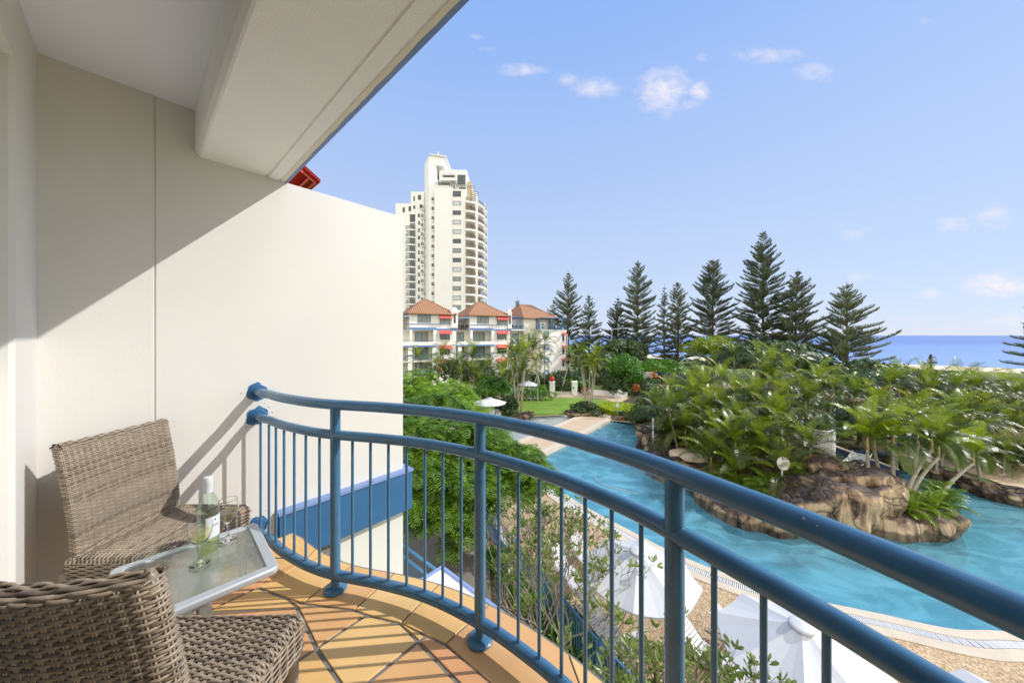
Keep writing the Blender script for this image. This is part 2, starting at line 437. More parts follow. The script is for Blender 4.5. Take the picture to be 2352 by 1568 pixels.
# ---------------------------------------------------------------- camera, sun, sky
cam = bpy.data.cameras.new('Camera'); co = bpy.data.objects.new('Camera', cam); col.objects.link(co)
co.location = (0, 0, H); co.rotation_euler = (PI/2, 0, 0)
cam.sensor_width = 36; cam.lens = 36*FX/2352; cam.shift_y = -14/2352
cam.clip_start = .05; cam.clip_end = 60000
scene.camera = co
ELEV = R(38.0); AZ = math.atan2(.995, .095)   # from +Y towards +X
sd = Vector((math.sin(AZ)*math.cos(ELEV), math.cos(AZ)*math.cos(ELEV), math.sin(ELEV)))
sun = bpy.data.lights.new('sun', 'SUN'); so = bpy.data.objects.new('sun', sun); col.objects.link(so)
sun.energy = 2.5; sun.angle = R(.53); sun.color = (1, .985, .955)
so.rotation_euler = sd.to_track_quat('Z', 'Y').to_euler(); so.location = (20, 0, 40)
w = bpy.data.worlds.new('World'); scene.world = w; w.use_nodes = True
nt = w.node_tree
for n in list(nt.nodes): nt.nodes.remove(n)
out = N(nt, 'ShaderNodeOutputWorld'); bg = N(nt, 'ShaderNodeBackground'); bg.inputs[1].default_value = .15
sky = N(nt, 'ShaderNodeTexSky', sky_type='NISHITA'); sky.sun_disc = False
sky.sun_elevation = ELEV; sky.sun_rotation = AZ; sky.air_density = 1.0; sky.dust_density = .3; sky.ozone_density = 1.6
gen = N(nt, 'ShaderNodeTexCoord').outputs['Generated']
sx = N(nt, 'ShaderNodeSeparateXYZ'); nt.links.new(gen, sx.inputs[0])
def mth(op, a, b=None, c=None, clamp=False):
    n = N(nt, 'ShaderNodeMath', operation=op); n.use_clamp = clamp
    for i, v in enumerate((a, b, c)):
        if v is None: continue
        if isinstance(v, (int, float)): n.inputs[i].default_value = v
        else: nt.links.new(v, n.inputs[i])
    return n.outputs[0]
yy = mth('MAXIMUM', sx.outputs['Y'], .02)
U = mth('MULTIPLY', mth('DIVIDE', sx.outputs['X'], yy), 7.6)
V = mth('MULTIPLY', mth('DIVIDE', sx.outputs['Z'], yy), 7.6)
cv = N(nt, 'ShaderNodeCombineXYZ'); nt.links.new(U, cv.inputs[0]); nt.links.new(V, cv.inputs[1])
nzz = noise_n(nt, mapping(nt, cv.outputs[0], (1.4, 2.2, 1)), 1.9, 7, .58, .4)
tot = None
for (x, y, rx, ry, k) in ((1525,208,48,42,1.0),(1606,210,22,17,.95),(1578,238,34,12,.6),(1370,202,50,20,.8),(1308,185,30,14,.6),(1200,160,52,13,.7),(1095,88,20,10,.45),
        (1116,112,22,9,.4),(1765,128,75,17,.65),(1868,165,45,25,.55),(1612,132,22,12,.4),(2290,655,70,24,1.0),(2135,675,36,13,.7),(1970,635,40,15,.45),(2190,516,44,16,.6),
        (2282,495,42,30,.6),(1960,535,60,26,.4),(2330,738,80,24,.55),(2120,50,24,12,.35),(2160,745,140,18,.35)):
    u0 = (x-1176)/100; v0 = (770-y)/100
    du = mth('MULTIPLY', mth('SUBTRACT', U, u0), 100/rx); dv = mth('MULTIPLY', mth('SUBTRACT', V, v0), 100/ry)
    d2 = mth('ADD', mth('MULTIPLY', du, du), mth('MULTIPLY', dv, dv))
    g = mth('MULTIPLY', mth('EXPONENT', mth('MULTIPLY', d2, -.55)), k)
    tot = g if tot is None else mth('MAXIMUM', tot, g)
cl = mth('MULTIPLY', mth('SUBTRACT', mth('MULTIPLY', tot, mth('ADD', mth('MULTIPLY', nzz, 2.6), -.25)), .28), 0.9, clamp=True)
cl = mth('MULTIPLY', cl, .9)
# faint veil low over the sea
veil = mth('MULTIPLY', mth('EXPONENT', mth('MULTIPLY', mth('ABSOLUTE', V), -1.3)), .35)
cl = mth('MAXIMUM', cl, mth('MULTIPLY', veil, nzz))
EXPO = .62
KS = 1/(.15*2**EXPO)
grad = ramp(nt, sx.outputs['Z'], [(0, (.58,.70,.92)), (.25, (.52,.655,.93)), (.5, (.41,.575,.94)), (.72, (.29,.485,.95)), (.80, (.30,.48,.93)), (1, (.30,.46,.88))])
def cmix(bt, f, a, b):
    n = N(nt, 'ShaderNodeMixRGB', blend_type=bt)
    for i, v in enumerate((f, a, b)):
        if v is None: continue
        if isinstance(v, (int, float)): n.inputs[i].default_value = v
        elif isinstance(v, tuple): n.inputs[i].default_value = (*v, 1)
        else: nt.links.new(v, n.inputs[i])
    return n.outputs[0]
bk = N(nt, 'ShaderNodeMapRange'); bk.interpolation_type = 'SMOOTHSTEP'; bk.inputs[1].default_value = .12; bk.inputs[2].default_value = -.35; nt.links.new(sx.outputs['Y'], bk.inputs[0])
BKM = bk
grad = cmix('MIX', bk.outputs[0], grad, (2.0, 1.9, 1.76))     # added fill: unseen sky behind the camera brightened warm white to lift the shade
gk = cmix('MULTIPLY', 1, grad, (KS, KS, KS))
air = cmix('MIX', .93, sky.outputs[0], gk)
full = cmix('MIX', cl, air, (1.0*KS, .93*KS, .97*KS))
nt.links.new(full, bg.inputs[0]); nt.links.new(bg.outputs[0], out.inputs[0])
scene.view_settings.view_transform = 'Standard'; scene.view_settings.look = 'None'
scene.view_settings.exposure = EXPO; scene.view_settings.gamma = 1
scene.cycles.max_bounces = 16; scene.cycles.transmission_bounces = 16; scene.cycles.glossy_bounces = 4; scene.cycles.transparent_max_bounces = 24
scene.cycles.diffuse_bounces = 5
# ================================================================ GROUND, WATER, BEACH
POOL = [(2.42,24.9),(10.4,35.0),(12.5,35.5),(16.0,34.5),(20,31),(24,28),(27.2,23.5),(28.0,20.5),(27.2,18.2),(30,15.5),(34,14),(34,9),(28,8.2),(20,8.8),
        (15.24,9.86),(13.43,10.0),(11.77,10.57),(10.0,11.2),(8.46,12.06),(7.39,12.83),(6.4,13.8),(5.62,14.77),(4.3,16.5),(3.22,18.1),(2.0,20.6),(1.7,22.8)]
SHAL = [(8.3,36.3),(7.2,37.4),(6.2,37.2),(4.6,38.3),(1.9,37.4),(0.2,36.9),(-3,34.5),(-6,32),(-6.5,28.5),(-4,26),(-1.6,25.6),(1.3,28.0)]
COAST = [(-420, 640), (0, 292), (86, 205), (140, 160), (172, 136), (190, 116), (260, 60), (420, -80)]
def inland(d):
    return [(x - .62*d, y - .78*d) for x, y in COAST]
def area(p): return sum(p[i][0]*p[(i+1) % len(p)][1]-p[(i+1) % len(p)][0]*p[i][1] for i in range(len(p)))/2
g = MB()
outer = [(-500, -120), (300, -120)] + inland(76)[::-1]
g.prism(outer, 0, 0, holes=[POOL, SHAL])
tag(g.build('ground', M['park']), kind='structure')
def sheet(name, poly, z, m, holes=(), thick=0, kind='structure'):
    g = MB(); g.prism(poly, z-thick, z, holes=holes)
    return tag(g.build(name, m), kind=kind)
# beach slopes from the park to under the sea
b = MB(); A = inland(76); B2 = inland(58); C2 = inland(-12)
for i in range(len(A)-1):
    b.quad((*A[i], 0), (*A[i+1], 0), (*B2[i+1], -1.0), (*B2[i], -1.0))
    b.quad((*B2[i], -1.0), (*B2[i+1], -1.0), (*C2[i+1], -3.6), (*C2[i], -3.6))
tag(b.build('beach', M['sand']), kind='structure')
s = MB()
I3 = inland(4)
far = [(x, y) for x, y in I3] + [(9000, -6000), (30000, 9000), (26000, 26000), (0, 32000), (-20000, 28000), (-9000, 9000)]
s.prism(far, -3.0, -3.0)
tag(s.build('sea', M['sea']), kind='structure')
# paved terrace around the pool
deck = [(4.6,7.2),(3.0,8.9),(1.2,11.4),(.4,12.8),(-1.2,16.5),(-2.6,20),(-1.6,21.8),(1.0,24.6),(1.7,22.8),(2.0,20.6),(3.22,18.1),(4.3,16.5),(5.62,14.77),(6.4,13.8),(7.39,12.83),(8.46,12.06),
        (10.0,11.2),(11.77,10.57),(13.43,10.0),(15.24,9.86),(20,8.8),(28,8.2),(34,9),(40,8),(40,-6),(12,-6),(8.5,1.5)]
sheet('pool_terrace', deck, .02, M['deck'], thick=.02)
# coping band with a drain grate along the near pool edge
NEAR = [(34,9),(28,8.2),(20,8.8),(15.24,9.86),(13.43,10.0),(11.77,10.57),(10.0,11.2),(8.46,12.06),(7.39,12.83),(6.4,13.8),(5.62,14.77),(4.3,16.5),(3.22,18.1),(2.0,20.6),(1.7,22.8)]
def smooth_line(P, n=6, closed=False):
    out = []
    P = [Vector((p[0], p[1], p[2] if len(p) > 2 else 0)) for p in P]
    L = len(P)
    rng = range(L if closed else L-1)
    for i in rng:
        p0 = P[(i-1) % L] if (closed or i > 0) else P[0]*2-P[1]
        p1 = P[i]; p2 = P[(i+1) % L]
        p3 = P[(i+2) % L] if (closed or i+2 < L) else P[-1]*2-P[-2]
        for k in range(n):
            t = k/n
            out.append(.5*((2*p1)+(p2-p0)*t+(2*p0-5*p1+4*p2-p3)*t*t+(3*p1-p0-3*p2+p3)*t**3))
    if not closed: out.append(P[-1])
    return out
def offset_line(P, d):
    out = []
    for i, p in enumerate(P):
        t = (P[min(i+1, len(P)-1)] - P[max(i-1, 0)]); t.z = 0; t.normalize()
        out.append(p + Vector((-t.y, t.x, 0))*d)
    return out
def band(mb, P, d0, d1, z0, z1, m=0):
    a = offset_line(P, d0); c = offset_line(P, d1)
    for i in range(len(P)-1):
        A0, A1, C0, C1 = a[i], a[i+1], c[i], c[i+1]
        f = lambda p, z: (p.x, p.y, z)
        mb.quad(f(A0,z1), f(A1,z1), f(C1,z1), f(C0,z1), m)
        mb.quad(f(A0,z0), f(A1,z0), f(A1,z1), f(A0,z1), m)
        mb.quad(f(C1,z0), f(C0,z0), f(C0,z1), f(C1,z1), m)
nl = smooth_line(NEAR, 8)
c = MB(); band(c, nl, -.10, .22, -.2, .06); band(c, nl, .50, .86, 0, .05)
tag(c.build('coping_strip', M['coping']), kind='structure')
c = MB(); band(c, nl, .225, .495, 0, .035, 0)
# grate slats
acc = 0
for i in range(len(nl)-1):
    p, q = nl[i], nl[i+1]; d = (q-p); L = d.length; d.normalize(); nn = Vector((-d.y, d.x, 0))
    k = 0
    while acc < L:
        a0 = p + d*acc + nn*.235; a1 = a0 + nn*.25
        if a0.x < 16:
            h = d*.017
            c.add([a0-h+Vector((0,0,.037)), a0+h+Vector((0,0,.037)), a1+h+Vector((0,0,.037)), a1-h+Vector((0,0,.037)),
                   a0-h+Vector((0,0,.052)), a0+h+Vector((0,0,.052)), a1+h+Vector((0,0,.052)), a1-h+Vector((0,0,.052))],
                  [(4,5,6,7),(0,1,5,4),(1,2,6,5),(2,3,7,6),(3,0,4,7)], 1)
        acc += .06
    acc -= L
gr = c.build('drain_grate', [M['grate_gap'], M['white_plastic']])
tag(gr, 'white slatted overflow drain running round the near curve of the pool edge', 'drain')
# pool basins
def basin(name, poly, zb, m, ztop=-.0):
    k = MB(); k.prism(poly, zb, zb)
    n = len(poly)
    for i in range(n):
        a, d = poly[i], poly[(i+1) % n]
        k.quad((*a, ztop), (*d, ztop), (*d, zb), (*a, zb))
    return tag(k.build(name, m), kind='structure')
basin('pool_basin', POOL, -1.5, M['pool_wall'])
basin('shallow_pool_basin', SHAL, -.40, M['pale_lining'])
sheet('pool_water', POOL, -.16, M['water'])
sheet('shallow_pool_water', SHAL, -.10, M['shallow'])
# bridge between the two pools
br = MB()
L0 = [Vector((-4.6,19.6,0)), Vector((2.42,24.9,0)), Vector((10.57,35.15,0))]
a0, a1 = Vector((-1.9,19.5,0)), Vector((10.75,35.4,0)); c0, c1 = Vector((-5.5,21.0,0)), Vector((8.9,36.6,0))
a0 = Vector((10.6,35.2,0))-Vector((.62,.785,0))*18.5
c0 = Vector((8.55,36.5,0))-Vector((.62,.785,0))*18.5; 
a1 = Vector((10.75,35.4,0)); c1 = Vector((8.7,36.7,0))
def strip(mb, p, q, w0, w1, z0, z1, m=0):
    d = (q-p).normalized(); nn = Vector((-d.y, d.x, 0))
    vs = [p+nn*w0, q+nn*w0, q+nn*w1, p+nn*w1]
    mb.prism([(v.x, v.y) for v in vs], z0, z1, m)
pb = Vector((2.42,24.9,0)) - Vector((.62,.785,0))*.6
qb = Vector((10.6,35.2,0))
d_ = (qb-pb).normalized(); 
bw = 3.0
strip(br, pb, qb, -.02, .55, -.6, .10, 1)
strip(br, pb, qb, bw-.05, bw+.5, -.6, .10, 1)
strip(br, pb, qb, .552, bw-.052, -.6, .06, 0)
for k in (.12, .52, .86):
    o_ = pb + (qb-pb)*k
    strip(br, o_, o_+d_*.09, .56, bw-.06, .06, .066, 1)
tag(br.build('bridge_path', [M['bridge'], M['coping']]), kind='structure')
# lawn, paths, garden soil
def gpoly(*pts): return [tuple(gp(x, y)[:2]) for x, y in pts]
lawn = gpoly((1085,952),(1090,932),(1120,921),(1148,916),(1200,913),(1248,912.5),(1320,913.5),(1376,915),(1402,920),(1412,927),(1398,931),(1367,932),(1345,938),(1340,950),(1303,951),(1260,954),(1215.5,954.5),(1190,957),(1140,962))
sheet('lawn', lawn, .016, M['lawn'], thick=.012)
path = gpoly((1060,962),(1075,925),(1110,914),(1148,908),(1250,901),(1380,906),(1450,914),(1440,922),(1418,933),(1400,936),(1395,944),(1410,953),(1470,958),(1480,975),(1405,966),(1380,960),(1352,957),(1300,953),(1215,957),(1140,966))
sheet('path', path, .008, M['path'])
sheet('garden_soil', gpoly((1418,940),(1425,925),(1460,905),(1560,900),(1700,900),(2352,930),(2352,1040),(2100,1010),(1900,985),(1700,985),(1560,975),(1470,962)), .012, M['soil'])
sheet('courtyard', [(-9,6),(-.2,6),(.1,9),(-.9,13.5),(-2.4,18),(-9,19)], .010, M['court'])
sheet('garden_bed', [(-.2,6),(4.3,6),(4.6,7.2),(3.0,8.9),(1.2,11.4),(.4,12.8),(-1.2,16.5),(-2.6,20),(-3.4,19.4),(-2.0,15.5),(-.9,13.2)], .014, M['soil'])
# beyond: service road and side walk, parallel to the coast
sheet('road', [(-60,70.5),(120,66),(120,73),(-60,77.5)], .03, M['asphalt'], thick=.02)
sheet('right_terrace', [(24,36),(30,22),(29.5,19.5),(27.4,18.0),(31,15.5),(46,13),(80,30),(70,46),(34,50)], .03, M['path'], thick=.02)
sheet('footpath', [(20,57),(90,50),(90,55),(20,62)], .02, M['path'], thick=.01)

# ================================================================ BALCONY STRUCTURE
d1 = Vector((math.sin(R(41.4)), math.cos(R(41.4)), 0))       # along the side wall
nw = Vector((d1.y, -d1.x, 0))                                # out of the side wall, along the beam
WD = 2.8
def wp(t, o, z):       # t along the wall, o out of it
    p = d1*t + nw*(o-WD)
    return Vector((p.x, p.y, z))
MW = Matrix(((d1.x, nw.x, 0, -nw.x*WD), (d1.y, nw.y, 0, -nw.y*WD), (0, 0, 1, 0), (0, 0, 0, 1)))   # (t, o, z) -> world
CEIL, SOF = H+1.376, H+1.10
wall = empty('side_wall', wp(.6, 0, 0), 0, 'tall cream rendered side wall of the balcony with one vertical joint', 'wall')
MWl = Matrix.Translation(-wall.location) @ MW
k = MB()
prof = [(-.6,-.25),(.236,-.25),(.236,0),(.0745,0),(.0712,-.007),(.0664,-.007),(.063,0),(-.6,0)]
k.prism(prof, 0, CEIL, M=MWl)
k.prism([(.236,-.25),(.712,-.25),(.712,0),(.236,0)], 0, CEIL, M=MWl); k.prism([(.712,-.25),(1.64,-.25),(1.64,0),(.712,0)], 0, SOF, M=MWl)
k.build('wall', M['stucco'], wall)
k = MB()
k.prism([(.66,.06),(.66,.002),(1.642,.002),(1.642,-.25),(1.70,-.25),(1.70,.06)], H-1.606, H-1.262, M=MWl)
k.prism([(.652,.07),(.652,.002),(1.642,.002),(1.642,-.25),(1.71,-.25),(1.71,.07)], H-1.260, H-1.238, m=1, M=MWl)
k.build('blue_band', [M['blue_wall'], M['blue_edge']], wall)
# facade behind the camera, with the reveal of the door opening
fac = empty('rear_facade', wp(-.32, .3, FLOOR), 0, 'cream facade wall at the left edge with a recessed door reveal', 'wall')
MF = Matrix.Translation(-fac.location) @ MW
k = MB()
k.prism([(-.6,0.0),(-.32,0.0),(-.32,.440),(-.334,.457),(-.6,.457)], FLOOR-.3, CEIL, M=MF)
k.prism([(-.6,.457),(-.32,.457),(-.32,6.2),(-.6,6.2)], SOF+.0, CEIL, M=MF)
k.prism([(-.6,6.2),(-.32,6.2),(-.32,7.5),(-.6,7.5)], FLOOR-.3, CEIL, M=MF)
k.build('wall', M['stucco'], fac)
k = MB(); k.prism([(-.6,.457),(-.40,.457),(-.40,.95),(-.6,.95)], FLOOR-.3, SOF, M=MF); k.build('door_reveal', M['soffit'], fac)
k = MB(); k.prism([(-.50,.95),(-.47,.95),(-.47,6.2),(-.50,6.2)], FLOOR, SOF, M=MF); k.build('door_glass', M['pane'], fac)
for o_ in (.95, 3.5, 6.14):
    k = MB(); k.prism([(-.47,o_),(-.42,o_),(-.42,o_+.06),(-.47,o_+.06)], FLOOR, SOF, M=MF)
    k.build('door_frame', M['white_plastic'], fac)
# ceiling, beam and roof edge
rf = empty('balcony_ceiling', wp(.3, .5, CEIL), 0, 'balcony ceiling slab with deep rendered edge beam and blue painted lip', 'ceiling')
MR = Matrix.Translation(-rf.location) @ MW
def lprism(mb, prof, o0, o1, m=0):
    # profile in (t, z) extruded along the beam
    n = len(prof); vs = [MR @ Vector((t, o0, z)) for t, z in prof] + [MR @ Vector((t, o1, z)) for t, z in prof]
    fs = [(i, (i+1) % n, (i+1) % n+n, i+n) for i in range(n)]
    mb.add(vs, fs, m)
    tr = tessellate_polygon([[Vector((t, z, 0)) for t, z in prof]])
    mb.add(vs, [tuple(t) for t in tr] + [tuple(i+n for i in t) for t in tr], m)
k = MB(); lprism(k, [(-.6,CEIL),(.236,CEIL),(.236,CEIL+.3),(-.6,CEIL+.3)], -.25, 7.5)
k.build('ceiling', M['ceiling'], rf)
k = MB()
lprism(k, [(.236,SOF+.028),(.252,SOF+.005),(.262,SOF),(.588,SOF),(.592,SOF+.012),(.603,SOF+.012),(.607,SOF),(.668,SOF),(.672,SOF+.009),(.677,SOF+.009),(.681,SOF),(.7205,SOF),(.7205,CEIL+.3),(.2362,CEIL+.3)], .0005, 7.5)
k.build('edge_beam', M['soffit'], rf, smooth=False)
k = MB(); rnd = random.Random(4)
n = 260; xs = [.001 + i*7.4/n for i in range(n+1)]
inner = [.7015 + .003*noise.noise(Vector((x*1.6, 3, 0))) + .0035*noise.noise(Vector((x*9, 7, 0))) + .0015*noise.noise(Vector((x*40, 1, 0))) for x in xs]
vs = []; 
for x, t in zip(xs, inner):
    vs += [MR @ Vector((t, x, SOF-.0008)), MR @ Vector((.7225, x, SOF-.0008)), MR @ Vector((.7225, x, CEIL+.3))]
fs = []
for i in range(n):
    a = i*3
    fs += [(a, a+1, a+4, a+3), (a+1, a+2, a+5, a+4)]
k.add(vs, fs); k.build('painted_lip', M['blue_edge'], rf)
k = MB()
vs = []
for x, t in zip(xs, inner):
    vs += [MR @ Vector((.681, x, SOF-.0004)), MR @ Vector((t+.003, x, SOF-.0004))]
k.add(vs, [(i*2, i*2+1, i*2+3, i*2+2) for i in range(n)]); k.build('beige_strip', M['trim_beige'], rf)

# ---- rail curve in plan (x, y)
RC = [(-1.742,2.262),(-1.667,2.224-.02),(-1.575,2.152),(-1.483,2.085),(-1.388,2.022),(-1.29,1.967),(-1.195,1.918),(-1.09,1.873),(-.981,1.837),(-.855,1.806),(-.749,1.782),(-.648,1.754),
      (-.546,1.723),(-.446,1.686),(-.351,1.643),(-.255,1.593),(-.148,1.530),(-.045,1.459),(.041,1.393),(.125,1.323),(.203,1.249),(.278,1.167),(.348,1.085),(.413,.995),(.468,.905),(.552,.789-.03),(.603,.665),(.652,.56),(.695,.46),(.73,.36),(.76,.25),(.785,.13),(.80,0),(.80,-.25),(.78,-.5),(.74,-.8)]
RCs = smooth_line(RC, 5)
# arc-length table
cum = [0]
for i in range(1, len(RCs)): cum.append(cum[-1] + (RCs[i]-RCs[i-1]).length)
def rc(s):
    s = max(0, min(cum[-1]-1e-6, s))
    for i in range(len(cum)-1):
        if cum[i+1] >= s:
            f = (s-cum[i])/(cum[i+1]-cum[i]); return RCs[i].lerp(RCs[i+1], f)
def near_s(x, y): 
    i = min(range(len(RCs)), key=lambda i: (RCs[i].x-x)**2+(RCs[i].y-y)**2); return cum[i]
Z_T, Z_M, Z_B = H-.384, H-.551, H-1.326
rail = empty('balcony_railing', (-.148, 1.53, FLOOR), 0, 'curved glossy blue tubular balcony railing with two handrails and thin balusters', 'railing')
off = -rail.location
def rp(p, z): return Vector((p.x, p.y, z)) + off
for nm, z, r_ in (('top_rail', Z_T, .0285), ('middle_rail', Z_M, .0265), ('bottom_rail', Z_B, .027)):
    k = MB(); k.tube([rp(p, z) for p in RCs], r_, 20); k.build(nm, M['rail'], rail, smooth=True, ang=50)
S1, S2, S3 = near_s(-.981,1.837), near_s(-.148,1.53), near_s(.446,.86)
S3 = near_s(.456,.925)
posts = [S1, S2, S3, S3+(S3-S2), S3+2*(S3-S2)]
for i, s_ in enumerate(posts):
    if s_ > cum[-1]-.02: continue
    p = rc(s_)
    k = MB(); k.tube([rp(p, Z_B), rp(p, Z_T-.012)], .0262, 20); k.build('post', M['rail'], rail, smooth=True, ang=50)
    k = MB(); k.lathe([(.058, 0), (.060, .004), (.059, .012), (.052, .018), (.024, .022), (.022, .03), (.022, .07)], rp(p, FLOOR), 28)
    k.build('foot_flange', M['rail'], rail, smooth=True, ang=40)
# balusters at even steps between posts
pb_ = [0.0] + posts
for a, b_ in zip(pb_[:-1], pb_[1:]):
    nseg = max(2, round((b_-a)/.1085))
    for j in range(1, nseg):
        s_ = a + (b_-a)*j/nseg
        if a == 0.0: s_ = .075 + (b_-.075)*(j-1)/(nseg-1)
        if s_ > cum[-1]-.03: continue
        p = rc(s_)
        k = MB(); k.tube([rp(p, Z_B+.012), rp(p, Z_M-.01)], .0076, 10); k.build('baluster', M['rail'], rail, smooth=True, ang=60)
# joint ring and a few paint chips
p_ = rc(.17); q_ = rc(.176); k = MB(); k.tube([rp(p_, Z_T), rp(q_, Z_T)], .0293, 20); k.build('joint_ring', M['rail'], rail, smooth=True, ang=40)
rc_ = random.Random(8)
for s_ in [cum[-1]*u for u in (.12,.2,.33,.34,.47,.58,.66,.665,.72,.74)]:
    p_ = rc(s_); th = rc_.uniform(.5, 1.9); t_ = (rc(s_+.01)-p_).normalized(); sd2 = Vector((-t_.y, t_.x, 0)); nn_ = -sd2*math.cos(th)+Vector((0,0,1))*math.sin(th)
    c_ = rp(p_, Z_T)+nn_*.0286; b2 = t_.cross(nn_); e = rc_.uniform(.0012, .003)
    k = MB(); k.add([c_+t_*e*1.5, c_+b2*e, c_-t_*e, c_-b2*e*.8], [(0,1,2,3)]); k.build('paint_chip', M['alu'], rail)
# wall flanges and smeared paint
wn = Vector((nw.x, nw.y, 0))
for z, px in ((Z_T, 0), (Z_M, 0), (Z_B+.03, 0)):
    c_ = rc(0.0); q = Vector((c_.x, c_.y, z)); q = q - wn*(q.dot(wn)+WD)      # on the wall plane
    k = MB(); k.tube([q+off+wn*.001, q+off+wn*.006, q+off+wn*.012], lambda u: .050 if u < .6 else .044, 24)
    k.tube([q+off+wn*.012, q+off+wn*.035], .034, 20)
    k.build('wall_flange', M['rail_dark'], rail, smooth=True, ang=40)
    k = MB(); rr = random.Random(int(z*1000))
    n = 64; vs = [q+off+wn*.0012]; 
    for i in range(n):
        t = 2*PI*i/n
        rad = .056 + .016*noise.noise(Vector((math.cos(t)*1.6, math.sin(t)*1.6, z*9))) + rr.random()*.004 + .006*max(0, math.sin(t*2+z*20))
        vs.append(q+off+wn*.0012 + d1*(math.cos(t)*rad) + Vector((0, 0, 1))*(math.sin(t)*rad*1.05))
    k.add(vs, [(0, 1+i, 1+(i+1) % n) for i in range(n)])
    for _ in range(5):
        t = rr.random()*2*PI; rad = .075+rr.random()*.02; c2 = q+off+wn*.0013+d1*(math.cos(t)*rad)+Vector((0,0,math.sin(t)*rad)); e = .002+rr.random()*.004
        k.add([c2+d1*e, c2+Vector((0,0,e)), c2-d1*e, c2-Vector((0,0,e))], [(0,1,2,3)])
    k.build('paint_smear', M['smear'], rail)

# ---- floor slab and cut tiles
OUT = offset_line(RCs, .20)
cc_ = wp(-.32, 0, 0)
outer_edge = [(p.x, p.y) for p in OUT if (Vector((p.x, p.y, 0)).dot(nw) > -WD+.02)]
wall_edge = wp(.80, .001, 0)
slab = [tuple(wp(-.45, .0005, 0)[:2])] + [tuple(wp(-.45, 7.0, 0)[:2])] + outer_edge[::-1] + [tuple(wp(1.02, .0005, 0)[:2])]
# close between last outer point and rear
k = MB(); k.prism([(x, y) for x, y in slab], FLOOR-.34, FLOOR-.006)
tag(k.build('balcony_floor', M['grout']), kind='structure')
def zf(X, Y):    # picture survey (floor close-up) -> floor plan
    x = 465.5 + X/3.692; y = 1255.5 + Y/3.692
    Yd = 1.41*FX/(y-770); return ((x-1176)/FX*Yd, Yd)
nd = dict(a=zf(470,340), b=zf(845,475), c=zf(1285,530), d=zf(1392,572), e=zf(1680,645), f=zf(1900,750), g=zf(2060,820), m=zf(730,440), n_=zf(800,512),
          p=zf(965,857), q=zf(1828,800), A=zf(745,182), B=zf(1040,290), C=zf(1415,365), E=zf(1815,460), G=zf(2200,635))
pp, qq = nd['p'], nd['q']
h1 = (.33, 1.02); h2 = (.44, .72)
LOWp = zf(1165,1153); LOWq = zf(2170,1153); LQ2 = zf(1390,1153)
ext = lambda u, v, k_: (u[0]+(v[0]-u[0])*k_, u[1]+(v[1]-u[1])*k_)
p2 = (-.6347, 1.2914); q2 = ext(qq, LOWq, 1.5); q3 = p2
l1 = zf(30,550); l2 = ext(nd['a'], l1, 1.0); pl = zf(830,945); pl2 = ext(pp, pl, 3.2)
tiles = [
    ('tile_d', [nd['m'], nd['n_'], pp, nd['d'], nd['c'], nd['b']]),
    ('tile_c', [pp, p2, qq, nd['e'], nd['d']]),
    ('tile_a', [qq, nd['f'], nd['e']]),
    ('tile_b', [qq, q2, h1, nd['g'], nd['f']]),
    ('tile_d', [qq, q3, (-.10,.85), q2]),
    ('tile_a', [pp, pl2, (-1.0,.75), p2]),
    ('tile_b', [nd['n_'], l1, (-1.30,1.05), pl2, pp]),
    ('tile_a', [nd['a'], l1, nd['n_'], nd['m'],]),
    ('tile_b', [nd['a'], (-1.30,2.10), (-1.70,1.62), l1]),
    ('tile_c', [(-1.70,1.62), (-2.2,1.55), (-1.85,1.0), (-1.30,1.05), l1]),
    ('tile_a', [(-1.30,2.10), (-1.62,2.1), (-2.2,1.55), (-1.70,1.62)]),
    ('tile_d', [(-1.30,1.05), (-1.85,1.0), (-1.7,.55), (-1.0,.75), pl2]),
    ('tile_c', [p2, (-1.0,.75), (-.9,.3), (-.3,.35)]),
    ('tile_b', [p2, (-.3,.35), (-.10,.85)]),
    ('tile_c', [q2, (-.10,.85), (-.3,.35), (.15,.25), h2, h1]),
    ('tile_d', [(-1.0,.75), (-1.7,.55), (-1.3,.0), (-.5,-.3), (-.9,.3)]),
    ('tile_a', [(-.9,.3), (-.5,-.3), (.2,-.6), (.15,.25), (-.3,.35)]),
    ('tile_b', [(.15,.25), (.2,-.6), (.5,-.5), (.5,.3), h2]),
]
fl = MB(); names = ['tile_a', 'tile_b', 'tile_c', 'tile_d']
def tile(mb, poly, m, gap=.009):
    if area(poly) < 0: poly = poly[::-1]
    P = [Vector((x, y)) for x, y in poly]; n = len(P)
    def inset(g):
        o = []
        for i in range(n):
            p0, p1, p2_ = P[i-1], P[i], P[(i+1) % n]
            e0 = (p1-p0).normalized(); e1 = (p2_-p1).normalized()
            n0 = Vector((-e0.y, e0.x)); n1 = Vector((-e1.y, e1.x))
            b_ = (n0+n1); dn = max(.35, b_.length_squared/2)
            o.append(p1 + b_*(g/dn))
        return o
    A_, B_ = inset(gap), inset(gap+.002)
    k0 = FLOOR-.006; 
    mb.add([(p.x, p.y, k0) for p in A_]+[(p.x, p.y, FLOOR-.0015) for p in A_]+[(p.x, p.y, FLOOR) for p in B_],
           [(i, (i+1) % n, (i+1) % n+n, i+n) for i in range(n)]+[(n+i, n+(i+1) % n, n+(i+1) % n+n, i+n+n) for i in range(n)], m)
    tr = tessellate_polygon([[Vector((p.x, p.y, 0)) for p in B_]])
    fs = []
    for t in tr:
        a, b_, c_ = (B_[i] for i in t)
        ccw = (b_.x-a.x)*(c_.y-a.y)-(b_.y-a.y)*(c_.x-a.x) > 0
        fs.append(tuple(t) if ccw else tuple(reversed(t)))
    mb.add([(p.x, p.y, FLOOR) for p in B_], fs, m)
for nm, poly in tiles: tile(fl, poly, names.index(nm))
